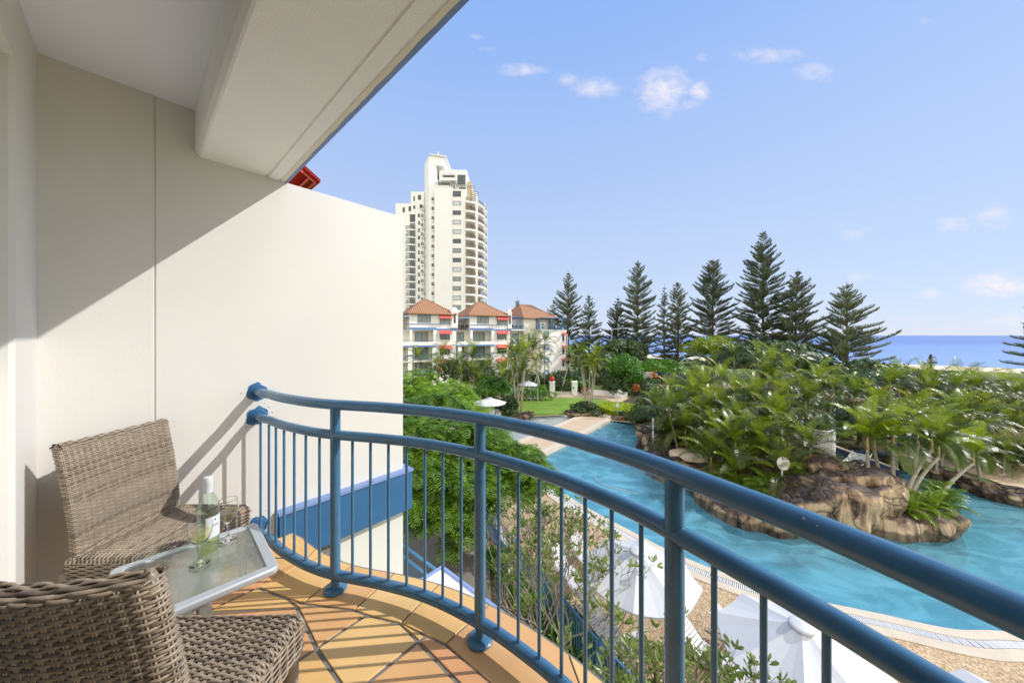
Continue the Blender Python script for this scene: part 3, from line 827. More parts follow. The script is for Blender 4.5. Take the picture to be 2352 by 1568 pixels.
# border course: joints from inner line out to the slab edge
inn = [(-1.95,2.05), (-1.62,2.1), (-1.30,2.10), nd['a'], nd['b'], nd['c'], nd['e'], nd['g'], h1, h2, (.5,.3), (.5,-.5)]
inner_s = [near_s(*p) for p in inn]
def edge_pt(s_, d=.192):
    p = rc(s_); q = rc(min(s_+.01, cum[-1]-1e-5)); p0 = rc(max(0, s_-.01)); t = (q-p0).normalized()
    return (p.x - t.y*d, p.y + t.x*d)
js = []
for nm_, dd in (('A', .02), ('B', 0), ('C', 0), ('E', 0), ('G', 0)):
    js.append(near_s(*nd[nm_]))
joint_s = [.02, .16, .36] + [js[0]-.0, js[1]+.0, js[2], js[3], js[4], js[4]+.42, js[4]+.84, js[4]+1.3, js[4]+1.7]
seq = ['tile_c','tile_a','tile_c','tile_a','tile_d','tile_c','tile_a','tile_d','tile_c','tile_a','tile_c']
inn_pts = [(-1.80,2.12), (-1.62,2.1), (-1.30,2.10), nd['a'], nd['b'], nd['c'], nd['e'], nd['g'], h1, h2, (.5,.3), (.5,-.5)]
for i in range(len(joint_s)-1):
    sA, sB = joint_s[i], joint_s[i+1]
    o_s = .045
    arc = [edge_pt(sA+o_s+(sB-sA)*j/6) for j in range(7)]
    mid = []
    if i == 5: mid = [nd['d']]
    if i == 6: mid = [nd['f']]
    if i == 4: mid = []
    poly = [inn_pts[i]] + mid + [inn_pts[i+1]] + arc[::-1]
    poly = [p for p in poly if Vector((p[0], p[1], 0)).dot(nw) > -WD+.004] 
    if len(poly) > 3: tile(fl, poly, names.index(seq[i]), .005)
tag(fl.build('balcony_floor_tiles', [M[n_] for n_ in names]), kind='structure')

# ================================================================ NEIGHBOURS OF THE BALCONY
# red metal roof corner beyond the side wall
rr_ = empty('red_metal_roof', (-3.4, 5.5, H+2.6), 0, 'small corner of a red corrugated metal roof above the side wall', 'roof')
o_ = -rr_.location
P2_ = Vector((-3.22, 5.13, H+2.6)); Pv = Vector((-3.25, 5.63, H+2.6))-P2_; Pu = -nw*1.5
k = MB(); nrib = 44
for i in range(nrib):
    a_, b_, m_ = P2_+Pu*(i/nrib)+o_, P2_+Pu*((i+1)/nrib)+o_, P2_+Pu*((i+.5)/nrib)+o_+Vector((0, 0, .022))
    k.quad(a_, m_, m_+Pv, a_+Pv); k.quad(m_, b_, b_+Pv, m_+Pv)
k.quad(P2_+o_+Vector((0,0,.04)), P2_+Pu+o_+Vector((0,0,.04)), P2_+Pu+Pv+o_+Vector((0,0,.04)), P2_+Pv+o_+Vector((0,0,.04)))
k.build('corrugated_sheet', M['red_roof'], rr_)
k = MB(); dz = Vector((0, 0, -.03)); un = -nw
a_ = P2_+o_+un*.10+dz; k.tube([a_-Pv*.02, a_+Pv*.72], .022, 4)
k.tube([P2_+o_+Pv*.42+un*.14+dz, P2_+o_+Pv*.42+un*1.4+dz], .018, 6)
k.tube([P2_+o_+Pv*.76+un*.12+dz, P2_+o_+Pv*.76+un*1.4+dz], .02, 4)
k.build('roof_beam', M['red_beam'], rr_)
# slab and rails of the balcony below
lb = empty('lower_balcony_slab', at(1016,1300,5.736), 0, 'white corner slab with blue edge showing below the railing', 'slab')
o_ = -lb.location
p0 = at(1016,1300,5.736)
def lbp(a, b_, z=0): return tuple((p0 + nw*a - d1*b_ + o_)[:2])
k = MB(); k.prism([lbp(.05,.05), lbp(3.2,.05), lbp(3.2,2.6), lbp(.05,2.6)], -.30, 0); k.build('slab', M['white'], lb)
k = MB(); k.prism([lbp(0,0), lbp(3.25,0), lbp(3.25,.05), lbp(.05,.05), lbp(.05,2.6), lbp(0,2.6)], -.30, .03); k.build('blue_edge', M['blue_edge'], lb)
lr = empty('lower_railing', at(960,1280,7.4), 0, 'blue tubular railing of the balcony below beside the cream wall', 'railing')
o_ = -lr.location
for (x0, y0, x1, y1, k0, nm) in ((925,1251,1005,1311,5.2,'top_rail'), (925,1276,985,1324,5.47,'middle_rail')):
    a = Vector(((x0-1176)*k0/(y0-770), FX*k0/(y0-770), H-k0)); b_ = Vector(((x1-1176)*k0/(y1-770), FX*k0/(y1-770), H-k0))
    dd = (b_-a)
    k = MB(); k.tube([a-dd*.8+o_, b_+dd*.6+o_], .04, 12); k.build(nm, M['rail'], lr, smooth=True)
for j in range(16):
    q = a + dd*(j/12-.3) + o_
    k = MB(); k.tube([q, q-Vector((0, 0, .75))], .009, 6); k.build('baluster', M['rail'], lr)
# ================================================================ WICKER CHAIRS
def weave(mb, P, rows, nst, r, amp, rnd, seg=3, sides=5, closed=True, flat=.8):
    npt = nst*seg
    for i in range(rows):
        v = i/(rows-1)
        m = rnd.choice((0, 0, 0, 1, 2, 2))
        pts = []; nrm = []
        for j in range(npt + (0 if closed else 1)):
            u = j/npt
            p, n = P(u, v)
            o = amp*math.cos(PI*u*nst + PI*i)
            o = max(-amp*.8, min(amp*.8, o*1.3))
            pts.append(p + n*o); nrm.append(n)
        L = len(pts); vs = []; fs = []
        for j in range(L):
            a = pts[(j-1) % L] if (closed or j > 0) else pts[j]
            b = pts[(j+1) % L] if (closed or j < L-1) else pts[j]
            t = (b-a).normalized(); n = (nrm[j] - t*nrm[j].dot(t)).normalized(); s_ = t.cross(n)
            for k in range(sides):
                th = 2*PI*k/sides + PI/2
                vs.append(pts[j] + s_*(math.cos(th)*r) + n*(math.sin(th)*r*flat))
        for j in range(L if closed else L-1):
            j2 = (j+1) % L
            if not closed and j == L-1: break
            for k in range(sides):
                k2 = (k+1) % sides
                fs.append((j*sides+k, j*sides+k2, j2*sides+k2, j2*sides+k))
        mm = m
        o_ = len(mb.v); mb.v.extend([tuple(p) for p in vs])
        half = len(fs)//2
        for q, f in enumerate(fs):
            mb.f.append(tuple(x+o_ for x in f)); mb.m.append(mm)
WM = [M['wick_a'], M['wick_b'], M['wick_c']]
def yb(z, x, W):
    t = max(0, (z-.44)/.46)
    y = -.19 - .075*t**1.5 + .035*(2*x/W)**2 - .035*max(0, (.44-z)/.44)**1.3
    return y
def loop_pt(u, W, T):
    # rounded flat loop, arc-length parameter u; returns x, y(thickness), nx, ny
    r = T/2; Ls = W-T; per = 2*Ls + 2*PI*r; s = u*per
    if s < Ls: return -Ls/2+s, r, 0, 1
    s -= Ls
    if s < PI*r:
        a = PI/2 - s/r; return Ls/2 + r*math.cos(a), r*math.sin(a), math.cos(a), math.sin(a)
    s -= PI*r
    if s < Ls: return Ls/2-s, -r, 0, -1
    s -= Ls; a = -PI/2 - s/r
    return -Ls/2 + r*math.cos(a), r*math.sin(a), math.cos(a), math.sin(a)
def make_chair():
    rnd = random.Random(11)
    ch = empty('wicker_chair', (0, 0, 0))
    def Pb(u, v):
        z = .33 + v*.57
        W = .455 + .012*max(0, (z-.45)/.46)
        x, t, nx, ny = loop_pt(u, W, .042)
        # top edge rises slightly at the corners
        zz = z + v*v*v*(.012*(2*x/W)**2 )
        return Vector((x, yb(z, x, W) + t, zz)), Vector((nx, ny, 0))
    k = MB(); weave(k, Pb, 68, 38, .0040, .0032, rnd, seg=4)
    # rolled top: strands over the crest
    def Pt(u, v):
        W = .467; x = (u-.5)*(W-.012)
        a = PI*v
        return Vector((x, yb(.9, x, W) + math.cos(a)*.021, .902 + .012*(2*x/W)**2 + math.sin(a)*.014)), Vector((0, math.cos(a), math.sin(a)))
    weave(k, Pt, 7, 14, .0046, .0036, rnd, closed=False, seg=5)
    # stakes
    for j in range(38):
        for du in (-.0032, .0032):
            k.tube([Pb((j)/38+du, v/10)[0] for v in range(11)], .0026, 5, m=0)
    for sx_ in (-1, 1):
        c_ = Vector((sx_*.222, yb(.9, .222, .467), .912))
        k.tube([c_+Vector((0, 0, -.035)), c_+Vector((0, 0, -.02)), c_, c_+Vector((-sx_*.006, 0, .014)), c_+Vector((-sx_*.012, 0, .019))], lambda u: .0125*math.sqrt(max(.02, 1-u**3)), 10, m=2)
    k.build('backrest', WM, ch, smooth=True)
    # seat deck
    k = MB()
    y0, y1, rr = -.175, .225, .028
    def Ps(u, v):
        Ws = .47; Lr = PI/2*rr; tot = (Ws-2*rr) + 2*Lr; s_ = u*tot
        if s_ < Lr: a = PI - s_/rr; x = -Ws/2+rr + rr*math.cos(a); z = rr*math.sin(a); n = Vector((math.cos(a), 0, math.sin(a)))
        elif s_ < Lr + Ws-2*rr: x = -Ws/2+rr + s_-Lr; z = rr; n = Vector((0, 0, 1))
        else: a = PI/2 - (s_-Lr-(Ws-2*rr))/rr; x = Ws/2-rr + rr*math.cos(a); z = rr*math.sin(a); n = Vector((math.cos(a), 0, math.sin(a)))
        tl = (y1-y0); totv = tl + Lr; sv = v*totv
        if sv < tl: y = y0 + sv; dz = 0
        else:
            b = (sv-tl)/rr; y = y1 + rr*math.sin(b); dz = -rr*(1-math.cos(b)); n = Vector((n.x, math.sin(b)*1.0, n.z*math.cos(b)+.01)).normalized()
        sag = -.010*(1-(2*x/Ws)**2)*(1-((y-.02)/.25)**2)
        return Vector((x, y, .412+z+dz+sag)), n
    weave(k, Ps, 50, 16, .0041, .0036, rnd, closed=False, seg=5)
    for j in range(17):
        for du in (-.0062, .0062):
            k.tube([Ps(min(1, max(0, j/16+du)), v/10)[0] for v in range(11)], .0025, 5, m=0)
    k.box(-.222, -.17, .395, .222, .24, .428, 1)
    k.build('seat', WM, ch, smooth=True)
    # apron
    k = MB()
    def Pa(u, v):
        W, D = .470, .425; r = .02
        per = 2*(W+D); s_ = u*per; y_c = .0375
        if s_ < W: p = Vector((-W/2+s_, y_c+D/2, 0)); n = Vector((0, 1, 0))
        elif s_ < W+D: p = Vector((W/2, y_c+D/2-(s_-W), 0)); n = Vector((1, 0, 0))
        elif s_ < 2*W+D: p = Vector((W/2-(s_-W-D), y_c-D/2, 0)); n = Vector((0, -1, 0))
        else: p = Vector((-W/2, y_c-D/2+(s_-2*W-D), 0)); n = Vector((-1, 0, 0))
        p.z = .315 + v*.098
        return p, n
    weave(k, Pa, 12, 50, .0042, .0036, rnd, seg=5)
    k.box(-.228, -.16, .325, .228, .243, .40, 1)
    k.build('apron', WM, ch, smooth=True)
    # legs bound with wound cane
    for (x, y, xt, yt, top) in ((-.205, .225, -.21, .235, .33), (.205, .225, .21, .235, .33), (-.205, -.205, -.215, -.245, .36), (.205, -.205, .215, -.245, .36)):
        k = MB(); n = 74
        k.tube([Vector((x+(xt-x)*(1-i/n), y+(yt-y)*(1-i/n)**1.4, top*i/n)) for i in range(n+1)], 
               lambda u: (.017+.008*u) * (1 + .10*math.cos(u*n*PI)), 10, m=0)
        k.lathe([(.014, -.003), (.016, .002), (.016, .014)], (xt, yt, 0), 10, m=1)
        k.build('leg', WM, ch, smooth=True)
    return ch
chair = make_chair()
far_chair = copy_tree(chair)
chair.location = (-.962, .905, FLOOR+.003); chair.rotation_euler = (0, 0, R(1))
tag(chair, 'taupe wicker chair in the near corner, seen from behind its backrest', 'chair', 'wicker chairs at the balcony table')
far_chair.location = (-1.765, 1.675, FLOOR+.003); far_chair.rotation_euler = (0, 0, R(-90))
tag(far_chair, 'taupe wicker chair standing against the cream side wall behind the table', 'chair', 'wicker chairs at the balcony table')

# ================================================================ TABLE
KT = .95; TZ = H-KT
tc = Vector((-1.366*KT, 1.427*KT, FLOOR))
ang = math.atan2(-.687, .727)
tb = empty('side_table', tc, ang, 'square grey metal table with an obscure glass top between the chairs', 'table')
hs = .252*KT; th = TZ-FLOOR
k = MB()
fw = .036
def frame_bar(x0, y0, x1, y1):
    k.bbox(x0, y0, th-.026, x1, y1, th, .007)
# mitred frame as one ring with rounded corners
def ring(h, r, z, n=5):
    o = []
    for cx, cy, a0 in ((h-r, h-r, 0), (-h+r, h-r, PI/2), (-h+r, -h+r, PI), (h-r, -h+r, 3*PI/2)):
        for i in range(n): 
            a = a0 + PI/2*i/(n-1); o.append((cx+r*math.cos(a), cy+r*math.sin(a), z))
    return o
rings = [ring(hs-.004, .022, th-.028), ring(hs, .024, th-.022), ring(hs, .024, th-.006), ring(hs-.005, .02, th), ring(hs-fw, .003, th), ring(hs-fw-.002, .003, th-.005), ring(hs-fw-.002, .003, th-.028)]
vs = [p for r_ in rings for p in r_]; n = 20; fs = []
for a in range(len(rings)):
    b = (a+1) % len(rings)
    for i in range(n): j = (i+1) % n; fs.append((a*n+i, a*n+j, b*n+j, b*n+i))
k.add(vs, fs); k.build('frame', M['alu'], tb, smooth=True, ang=35)
k = MB(); k.box(-hs+fw, -hs+fw, th-.012, hs-fw, hs-fw, th-.006); k.build('glass_top', M['table_glass'], tb)
k = MB()
for x, y in ((-.026, -.026), (.026, -.026), (-.026, .026), (.026, .026)):
    k.bbox(x-.022, y-.022, .04, x+.022, y+.022, th-.03, .006)
k.box(-hs+.02, -.02, th-.045, hs-.02, .02, th-.029); k.box(-.02, -hs+.02, th-.044, .02, hs-.02, th-.0295)
k.build('pedestal', M['alu'], tb)
for a in range(4):
    k = MB(); Mx = Matrix.Rotation(a*PI/2+PI/4, 4, 'Z')
    k.bbox(0.03, -.016, .004, .20, .016, .04, .006, M=Mx)
    k.build('foot', M['alu'], tb)
# ================================================================ BOTTLE AND GLASSES
def solid(prof_out, wall=.0022):
    return prof_out
bz = TZ + .001
bo = empty('wine_bottle', (-1.342, 1.462, bz), R(35), 'green glass wine bottle with white screw cap and pale label on the table', 'bottle')
k = MB(); k.lathe([(.0, .012), (.02, .010), (.034, .0), (.0375, .004), (.0380, .02), (.0380, .185), (.036, .205), (.028, .228), (.0185, .248), (.0150, .262), (.0148, .285)], n=36)
k.build('glass_body', M['bottle'], bo, smooth=True)
k = MB(); k.lathe([(.0, .014), (.0345, .006), (.0355, .02), (.0355, .062), (0, .062)], n=32); k.build('wine', M['wine'], bo, smooth=True, ang=40)
k = MB(); k.lathe([(.0160, .256), (.0160, .300), (.0163, .301), (.0160, .303), (.0163, .305), (.0160, .307), (.0163, .309), (.0160, .311), (.0160, .322), (.0150, .3245), (0, .3245)], n=28)
k.build('screw_cap', M['white_plastic'], bo, smooth=True, ang=50)
k = MB(); n = 18; a0, a1 = R(-95), R(25); vs = []
for i in range(n+1):
    a = a0+(a1-a0)*i/n
    for z in (.068, .158): vs.append((.0384*math.cos(a), .0384*math.sin(a), z + (.0 if z < .1 else 0)))
k.add(vs, [(i*2, i*2+2, i*2+3, i*2+1) for i in range(n)])
k.build('label', M['white_plastic'], bo, smooth=True)
k = MB()
for j in range(6):
    a = R(-60)+j*.11; z = .115
    k.add([(.0386*math.cos(a), .0386*math.sin(a), z), (.0386*math.cos(a+.05), .0386*math.sin(a+.05), z), (.0386*math.cos(a+.05), .0386*math.sin(a+.05), z+.006+.003*(j % 2)), (.0386*math.cos(a), .0386*math.sin(a), z+.006+.003*(j % 2))], [(0,1,2,3)])
k.add([(.0386*math.cos(a), .0386*math.sin(a), z) for a, z in ((R(-50), .138), (R(-44), .138), (R(-44), .147), (R(-50), .147))], [(0,1,2,3)])
k.build('label_print', M['dark_metal'], bo)
def wine_glass(x, y, lab):
    g_ = empty('wine_glass', (x, y, bz), 0, lab, 'wine glass', 'wine glasses on the table')
    k = MB(); k.lathe([(0, .004), (.012, .0045), (.034, .001), (.035, .0015), (.034, .003), (.016, .007), (.0055, .014), (.0042, .035), (.0045, .068), (.008, .078), (.020, .088), (.033, .108), (.0395, .135), (.0388, .155), (.0362, .175), (.0345, .184), (.0341, .1866), (.0337, .1871), (.0333, .1866), (.0337, .184), (.0354, .175), (.0378, .155), (.0385, .135), (.0318, .109), (.019, .0895), (.0, .082)], n=36)
    k.build('glass', M['clear'], g_, smooth=True)
    k = MB(); k.lathe([(0, .0835), (.0186, .0905), (.031, .109), (.0368, .128), (.0372, .130), (0, .130)], n=32); k.build('wine', M['wine'], g_, smooth=True, ang=40)
    return g_
wine_glass(-1.300, 1.380, 'stemmed glass of white wine standing in front of the bottle')
wine_glass(-1.322, 1.540, 'stemmed glass of white wine standing right of the bottle by the far table edge')
# ================================================================ APARTMENT BUILDINGS ACROSS THE GARDEN
UA = Vector((.89, .454, 0)).normalized(); WA = Vector((-.454, .89, 0)).normalized()
OA = Vector((-19.16, 58, 0))
angA = math.atan2(UA.y, UA.x)
def sA(X, w=0.0):                      # survey x of the apartment close-up -> metres along the front
    q = (906.5 + X/5.647 - 1176)/FX
    ox, oy = OA.x+WA.x*w, OA.y+WA.y*w
    return (q*oy-ox)/(UA.x-q*UA.y)
def zA(Y, X, w=0.0):
    s_ = sA(X, w); Yd = OA.y+UA.y*s_+WA.y*w
    return H-(Y-475)/5.647*Yd/FX
SHIFT = 0
def win(par, s0, s1, z0, z1, w, pane='pane_curtain', nm='window', mull=1, fr=.07, sill=True, fm='dark_metal'):
    f = MB(); d0 = w-.03; d1_ = w+.06
    f.box(s0, d0, z0, s0+fr, d1_, z1); f.box(s1-fr, d0, z0, s1, d1_, z1)
    f.box(s0+fr, d0, z1-fr, s1-fr, d1_, z1); f.box(s0+fr, d0, z0, s1-fr, d1_, z0+fr)
    for i in range(mull):
        c_ = s0+(s1-s0)*(i+1)/(mull+1); f.box(c_-fr*.4, d0+.005, z0+fr, c_+fr*.4, d1_, z1-fr)
    fo = f.build(nm, M[fm], par)
    g = MB(); g.box(s0+fr*.5, w-.014, z0+fr*.5, s1-fr*.5, w+.03, z1-fr*.5); g.build('pane', M[pane], fo)
    if sill:
        g = MB(); g.box(s0-.05, w-.09, z0-.08, s1+.05, w+.02, z0-.005); g.build('sill', M['white'], fo)
    return fo
def railing(par, s0, s1, z, w, h=1.0, mat_='blue_metal', step=.14, ret=0):
    f = MB()
    f.box(s0, w-.03, z+h-.05, s1, w+.03, z+h); f.box(s0, w-.02, z+h-.22, s1, w+.02, z+h-.18); f.box(s0, w-.02, z+.06, s1, w+.02, z+.10)
    n = max(2, int((s1-s0)/step))
    for i in range(n+1):
        c_ = s0+(s1-s0)*i/n; b_ = .03 if i % 12 == 0 else .011
        f.box(c_-b_, w-b_, z, c_+b_, w+b_, z+h-.05 if i % 12 == 0 else z+h-.2)
    return f.build('balcony_railing', M[mat_], par)
def awning(par, s0, s1, z1, h, w, out_=.75):
    f = MB(); t = .03
    f.add([(s0,w-.01,z1),(s1,w-.01,z1),(s1,w-out_,z1-h),(s0,w-out_,z1-h),(s0,w-.01,z1-t),(s1,w-.01,z1-t),(s1,w-out_,z1-h-t),(s0,w-out_,z1-h-t)],
          [(0,1,2,3),(7,6,5,4),(0,3,7,4),(1,5,6,2),(3,2,6,7),(0,4,5,1)])
    f.box(s0, w-out_-.01, z1-h-.16, s1, w-out_, z1-h-.01)
    ao = f.build('awning', M['awning'], par)
    for s_ in (s0+.04, s1-.04):
        b_ = MB(); b_.tube([(s_, w-out_+.03, z1-h-.03), (s_, w-.03, z1-h-1.25)], .018, 5); b_.build('awning_arm', M['dark_metal'], ao)
    return ao
def wbox(par, s0, s1, z0, z1, w0, w1, m='white', nm='wall'):
    f = MB(); f.box(s0, w0, z0, s1, w1, z1); return f.build(nm, M[m], par)
def hiproof(par, s0, s1, w0, w1, z, rise, ov=.5, hip=None, rs=None):
    s0 -= ov; s1 += ov; w0 -= ov; w1 += ov; f = MB()
    hp = hip if hip else (w1-w0)/2
    a, b_ = (s0+s1)/2-.4, (s0+s1)/2+.4
    if rs: a, b_ = rs
    wc = w0+(w1-w0)*.5
    vs = [(s0,w0,z),(s1,w0,z),(s1,w1,z),(s0,w1,z),(a,wc,z+rise),(b_,wc,z+rise)]
    f.add(vs, [(0,1,5,4),(1,2,5),(2,3,4,5),(3,0,4)])
    f.box(s0+.03, w0+.03, z-.18, s1-.03, w1-.03, z-.002)
    ro = f.build('roof', M['roof'], par)
    g = MB()
    for p, q in ((vs[0],vs[4]),(vs[1],vs[5]),(vs[2],vs[5]),(vs[3],vs[4]),(vs[4],vs[5])): g.tube([Vector(p), Vector(q)], .11, 5)
    g.build('ridge_cap', M['red_beam'] if False else M['roof'], ro)
    g = MB(); g.box(s0, w0-.02, z-.2, s1, w0+.02, z-.01); g.box(s1-.02, w0+.021, z-.2, s1+.02, w1, z-.01); g.build('gutter', M['roof'], ro)
    return ro
def apartment(lab):
    o = empty('apartment_building', OA, angA, lab, 'apartment building'); return o
FL = [0.0, 1.75, 4.5, 7.28, 10.1]; EAVE = 13.15; ST = 2.8
# --- left block ---------------------------------------------------------------
A = apartment('leftmost white block of flats with terracotta hip roof and red awnings')
def block(par, X0, X1, X2, X3, x_rec0, first=False):
    # X0..X1 main bay, X1..X2 awning bay, X2..X3 gabled end pier
    a, b_, c_, d_ = sA(X0), sA(X1), sA(X2), sA(X3)
    r0 = sA(x_rec0)
    D = 13
    # rear mass
    wbox(par, r0-.0, d_, 0, 10.1, 1.8, D, 'cream')
    wbox(par, a, d_, 10.1, EAVE-.2, 1.8, D, 'white')
    # top-floor bay
    wbox(par, a, b_, 9.95, EAVE-.2, -.05, 1.795)
    wbox(par, b_+.003, d_, 0, EAVE-.2, -.15, 1.795)
    hiproof(par, a, d_-.5, -.2, 9.0, EAVE-.2, 3.0, .45, rs=((a+d_)/2-.9, (a+d_)/2-.3))
    # gable pier on the end
    f = MB(); gs0, gs1 = c_+.1, d_+.25
    m_ = (gs0+gs1)/2
    prof = [(gs0, 10.4), (gs1, 10.4), (gs1, EAVE+.35), (gs1-.12, EAVE+.75), (m_+.22, EAVE+1.15), (m_-.22, EAVE+1.15), (gs0+.12, EAVE+.75), (gs0, EAVE+.35)]
    n = len(prof); vs = [(s_, -.45, z) for s_, z in prof]+[(s_, 1.0, z) for s_, z in prof]
    f.add(vs, [tuple(range(n)), tuple(range(2*n-1, n-1, -1))]+[(i, i+n, (i+1) % n+n, (i+1) % n) for i in range(n)])
    f.build('gable_pier', M['white'], par)
    f = MB(); f.box(gs0-.08, -.5, EAVE+.28, gs1+.08, 1.04, EAVE+.38); f.build('gable_moulding', M['white'], par)
    win(par, m_-.18, m_+.18, 11.3, 12.8, -.46, 'pane', sill=False)
    # blue string courses
    for (s0, s1, z0, z1, w) in ((a-.05, b_-.02, 10.98, 11.10, -.13), (b_+.03, d_+.02, 10.98, 11.10, -.23), (a-.05, b_-.02, 9.95, 10.28, -.16), (b_+.03, d_+.3, 9.95, 10.28, -.26), (a-.05, b_-.02, 10.285, 10.42, -.20),
                                (r0, b_+.1, 6.95, 7.24, -.66)):
        wbox(par, s0, s1, z0, z1, w, w+.075, 'apt_blue' if z1-z0 > .13 or z0 == 10.98 else 'white', 'blue_band')
    # windows of the awning bay
    aw0, aw1 = b_+(c_-b_)*.22, b_+(c_-b_)*1.0
    for i, zt in enumerate((12.75, 9.95, 7.15, 4.38)):
        win(par, aw0+.1, aw1-.1, zt-1.75, zt-.25, -.15, ('pane_curtain', 'pane', 'pane', 'pane')[i], mull=1)
        awning(par, aw0-.12, aw1+.12, zt+.04, .58, -.16)
    # main bay: top window, sliding doors below, deep balconies
    wd0, wd1 = a+(b_-a)*.30, a+(b_-a)*.80
    win(par, wd0, wd1, 11.25, 12.85, -.05, 'pane_curtain', mull=2)
    for fl in (7.28, 4.5, 1.75):
        win(par, wd0-.1, wd1-.1, fl+.1, fl+2.35, 1.80, 'pane_curtain', 'sliding_door', 1, sill=False)
        win(par, r0+.3, min(a-.5, r0+2.6), fl+.1, fl+2.35, 1.80, 'pane_curtain', 'sliding_door', 1, sill=False)
        wbox(par, r0, b_, fl-.25, fl, -.55, 1.795, 'cream', 'balcony_slab')
    for (s_, z0, z1) in ((a, 7.95, 9.94), (b_-.55, 7.95, 9.94)):
        wbox(par, s_, s_+.45, 7.281, z1, -.5, -.05, 'white', 'pillar')
    for fl in (4.5, 1.75):
        for s_ in (r0+.2, a-.3, b_-.75):
            wbox(par, s_, s_+.7, fl+.001, fl+2.45, -.52, .05, 'white', 'pillar')
            wbox(par, s_-.02, s_+.72, fl+.85, fl+1.1, -.55, -.521, 'apt_blue', 'pillar_band')
    for s_ in (r0+.2, a-.3, b_-.75): wbox(par, s_, s_+.7, 0, 1.49, -.52, .05, 'white', 'pillar')
    wbox(par, r0, b_+.1, 7.241, 7.83, -.62, -.45, 'white', 'parapet')
    f = MB(); f.tube([(r0, -.53, 8.13), (b_+.05, -.53, 8.13)], .035, 6)
    nn_ = 6
    for i in range(nn_+1): s_ = r0+(b_-r0)*i/nn_; f.tube([(s_, -.53, 7.83), (s_, -.53, 8.13)], .02, 5)
    f.build('balcony_railing', M['blue_metal'], par)
    for fl in (4.5, 1.75):
        railing(par, r0+.9, a-.3, fl, -.3); railing(par, a+.4, b_-.75, fl, -.3)
    # recess top terrace with blue flat canopy
    railing(par, r0+.1, a-.05, 10.1, .3, mat_='dark_metal')
    f = MB(); f.box(r0+.15, -.1, 12.15, a-.02, 3.2, 12.28); f.build('canopy', M['apt_blue'], par)
    wbox(par, r0, a-.003, 10.1, 12.1, 3.2, 9, 'cream')
    return a, b_, c_, d_
block(A, 190, 535, 720, 795, -75)
B = apartment('white block of flats with red awnings in the middle of the three terracotta roofed blocks')
block(B, 972, 1280, 1455, 1492, 800)
Cb = apartment('white end block with blue pergola roof terrace and small blue framed windows')
par = Cb
s0, s1, s2, s3 = sA(1495, 2.0), sA(1700), sA(1860), sA(2225, -1.2)
# link with stacked balconies
wbox(par, sA(1493, 2.2)+.3, sA(1690, 2.2), 0, 10.0, 2.2, 12, 'white')
for i, fl in enumerate((7.1, 4.4, 1.75)):
    a_, b_ = sA(1500, 2.2)+.3, sA(1612, 2.2)
    win(par, a_, b_, fl+.1, fl+2.35, 2.2, 'pane_curtain', 'sliding_door', 1, sill=False)
    wbox(par, sA(1465, .6)+.3, sA(1690, .6), fl-.22, fl, .5, 2.195, 'cream', 'balcony_slab')
    railing(par, sA(1465, .6)+.35, sA(1688, .6), fl, .6)
wbox(par, sA(1465, .6)+.3, sA(1690, .6), 10.001, 10.22, .5, 12, 'white', 'balcony_slab')
railing(par, sA(1470, .6)+.3, sA(1688, .6), 10.22, .62)
f = MB(); f.box(sA(1470, .8)+.3, .7, 12.75, sA(1660, .8), 4.5, 12.87); f.build('pergola_roof', M['blue_metal'], par)
for X in (1540, 1590, 1650):
    f = MB(); s_ = sA(X, .8); f.box(s_-.05, .75, 10.22, s_+.05, .85, 12.75)
    f.tube([(s_-.4, .8, 12.7), (s_, .8, 12.2)], .03, 4); f.tube([(s_+.4, .8, 12.7), (s_, .8, 12.2)], .03, 4)
    f.build('pergola_post', M['blue_metal'], par)
# body: return wall and front wall
wbox(par, s1, s2, 0, 12.75, 1.0, 13, 'cream')
wbox(par, s2+.003, s3, 0, 9.95, -1.2, 13, 'white')
wbox(par, s2-.1, s3+.1, 9.951, 10.17, -1.3, 13, 'white', 'terrace_slab')
wbox(par, s2+.6, s3-1.4, 10.171, 12.75, 1.2, 13, 'cream')
hiproof(par, s1+.2, s3-1.3, 1.0, 13, 12.76, 3.3, .5, rs=(s2-.6, s2+2.3))
win(par, sA(1728, 1.0), sA(1768, 1.0), 7.7, 9.4, 1.0, 'pane', mull=0)
for i, Y in enumerate((455, 620, 790, 955)):
    z = zA(Y, 1965, -1.2); c_ = sA(1968, -1.2)
    if i > 0: z = zA(455, 1965, -1.2) - i*2.75
    f = MB(); e = .62
    f.box(c_-e, -1.32, z-e, c_+e, -1.205, z-.36); f.box(c_-e, -1.32, z+.36, c_+e, -1.205, z+e); f.box(c_-e, -1.319, z-.36, c_-.36, -1.205, z+.36); f.box(c_+.36, -1.319, z-.36, c_+e, -1.205, z+.36)
    f.build('window_surround', M['apt_blue'], par)
    win(par, c_-.355, c_+.355, z-.355, z+.355, -1.22, 'pane_blind', mull=0, sill=False, fm='white_plastic')
for i in range(4):
    zt = 9.55 - i*2.78; a_, b_ = sA(2175, -1.2), sA(2200, -1.2)
    win(par, a_, b_, zt-1.75, zt-.2, -1.2, 'pane', mull=0)
    awning(par, a_-.15, b_+.3, zt+.1, .45, -1.21, .7)
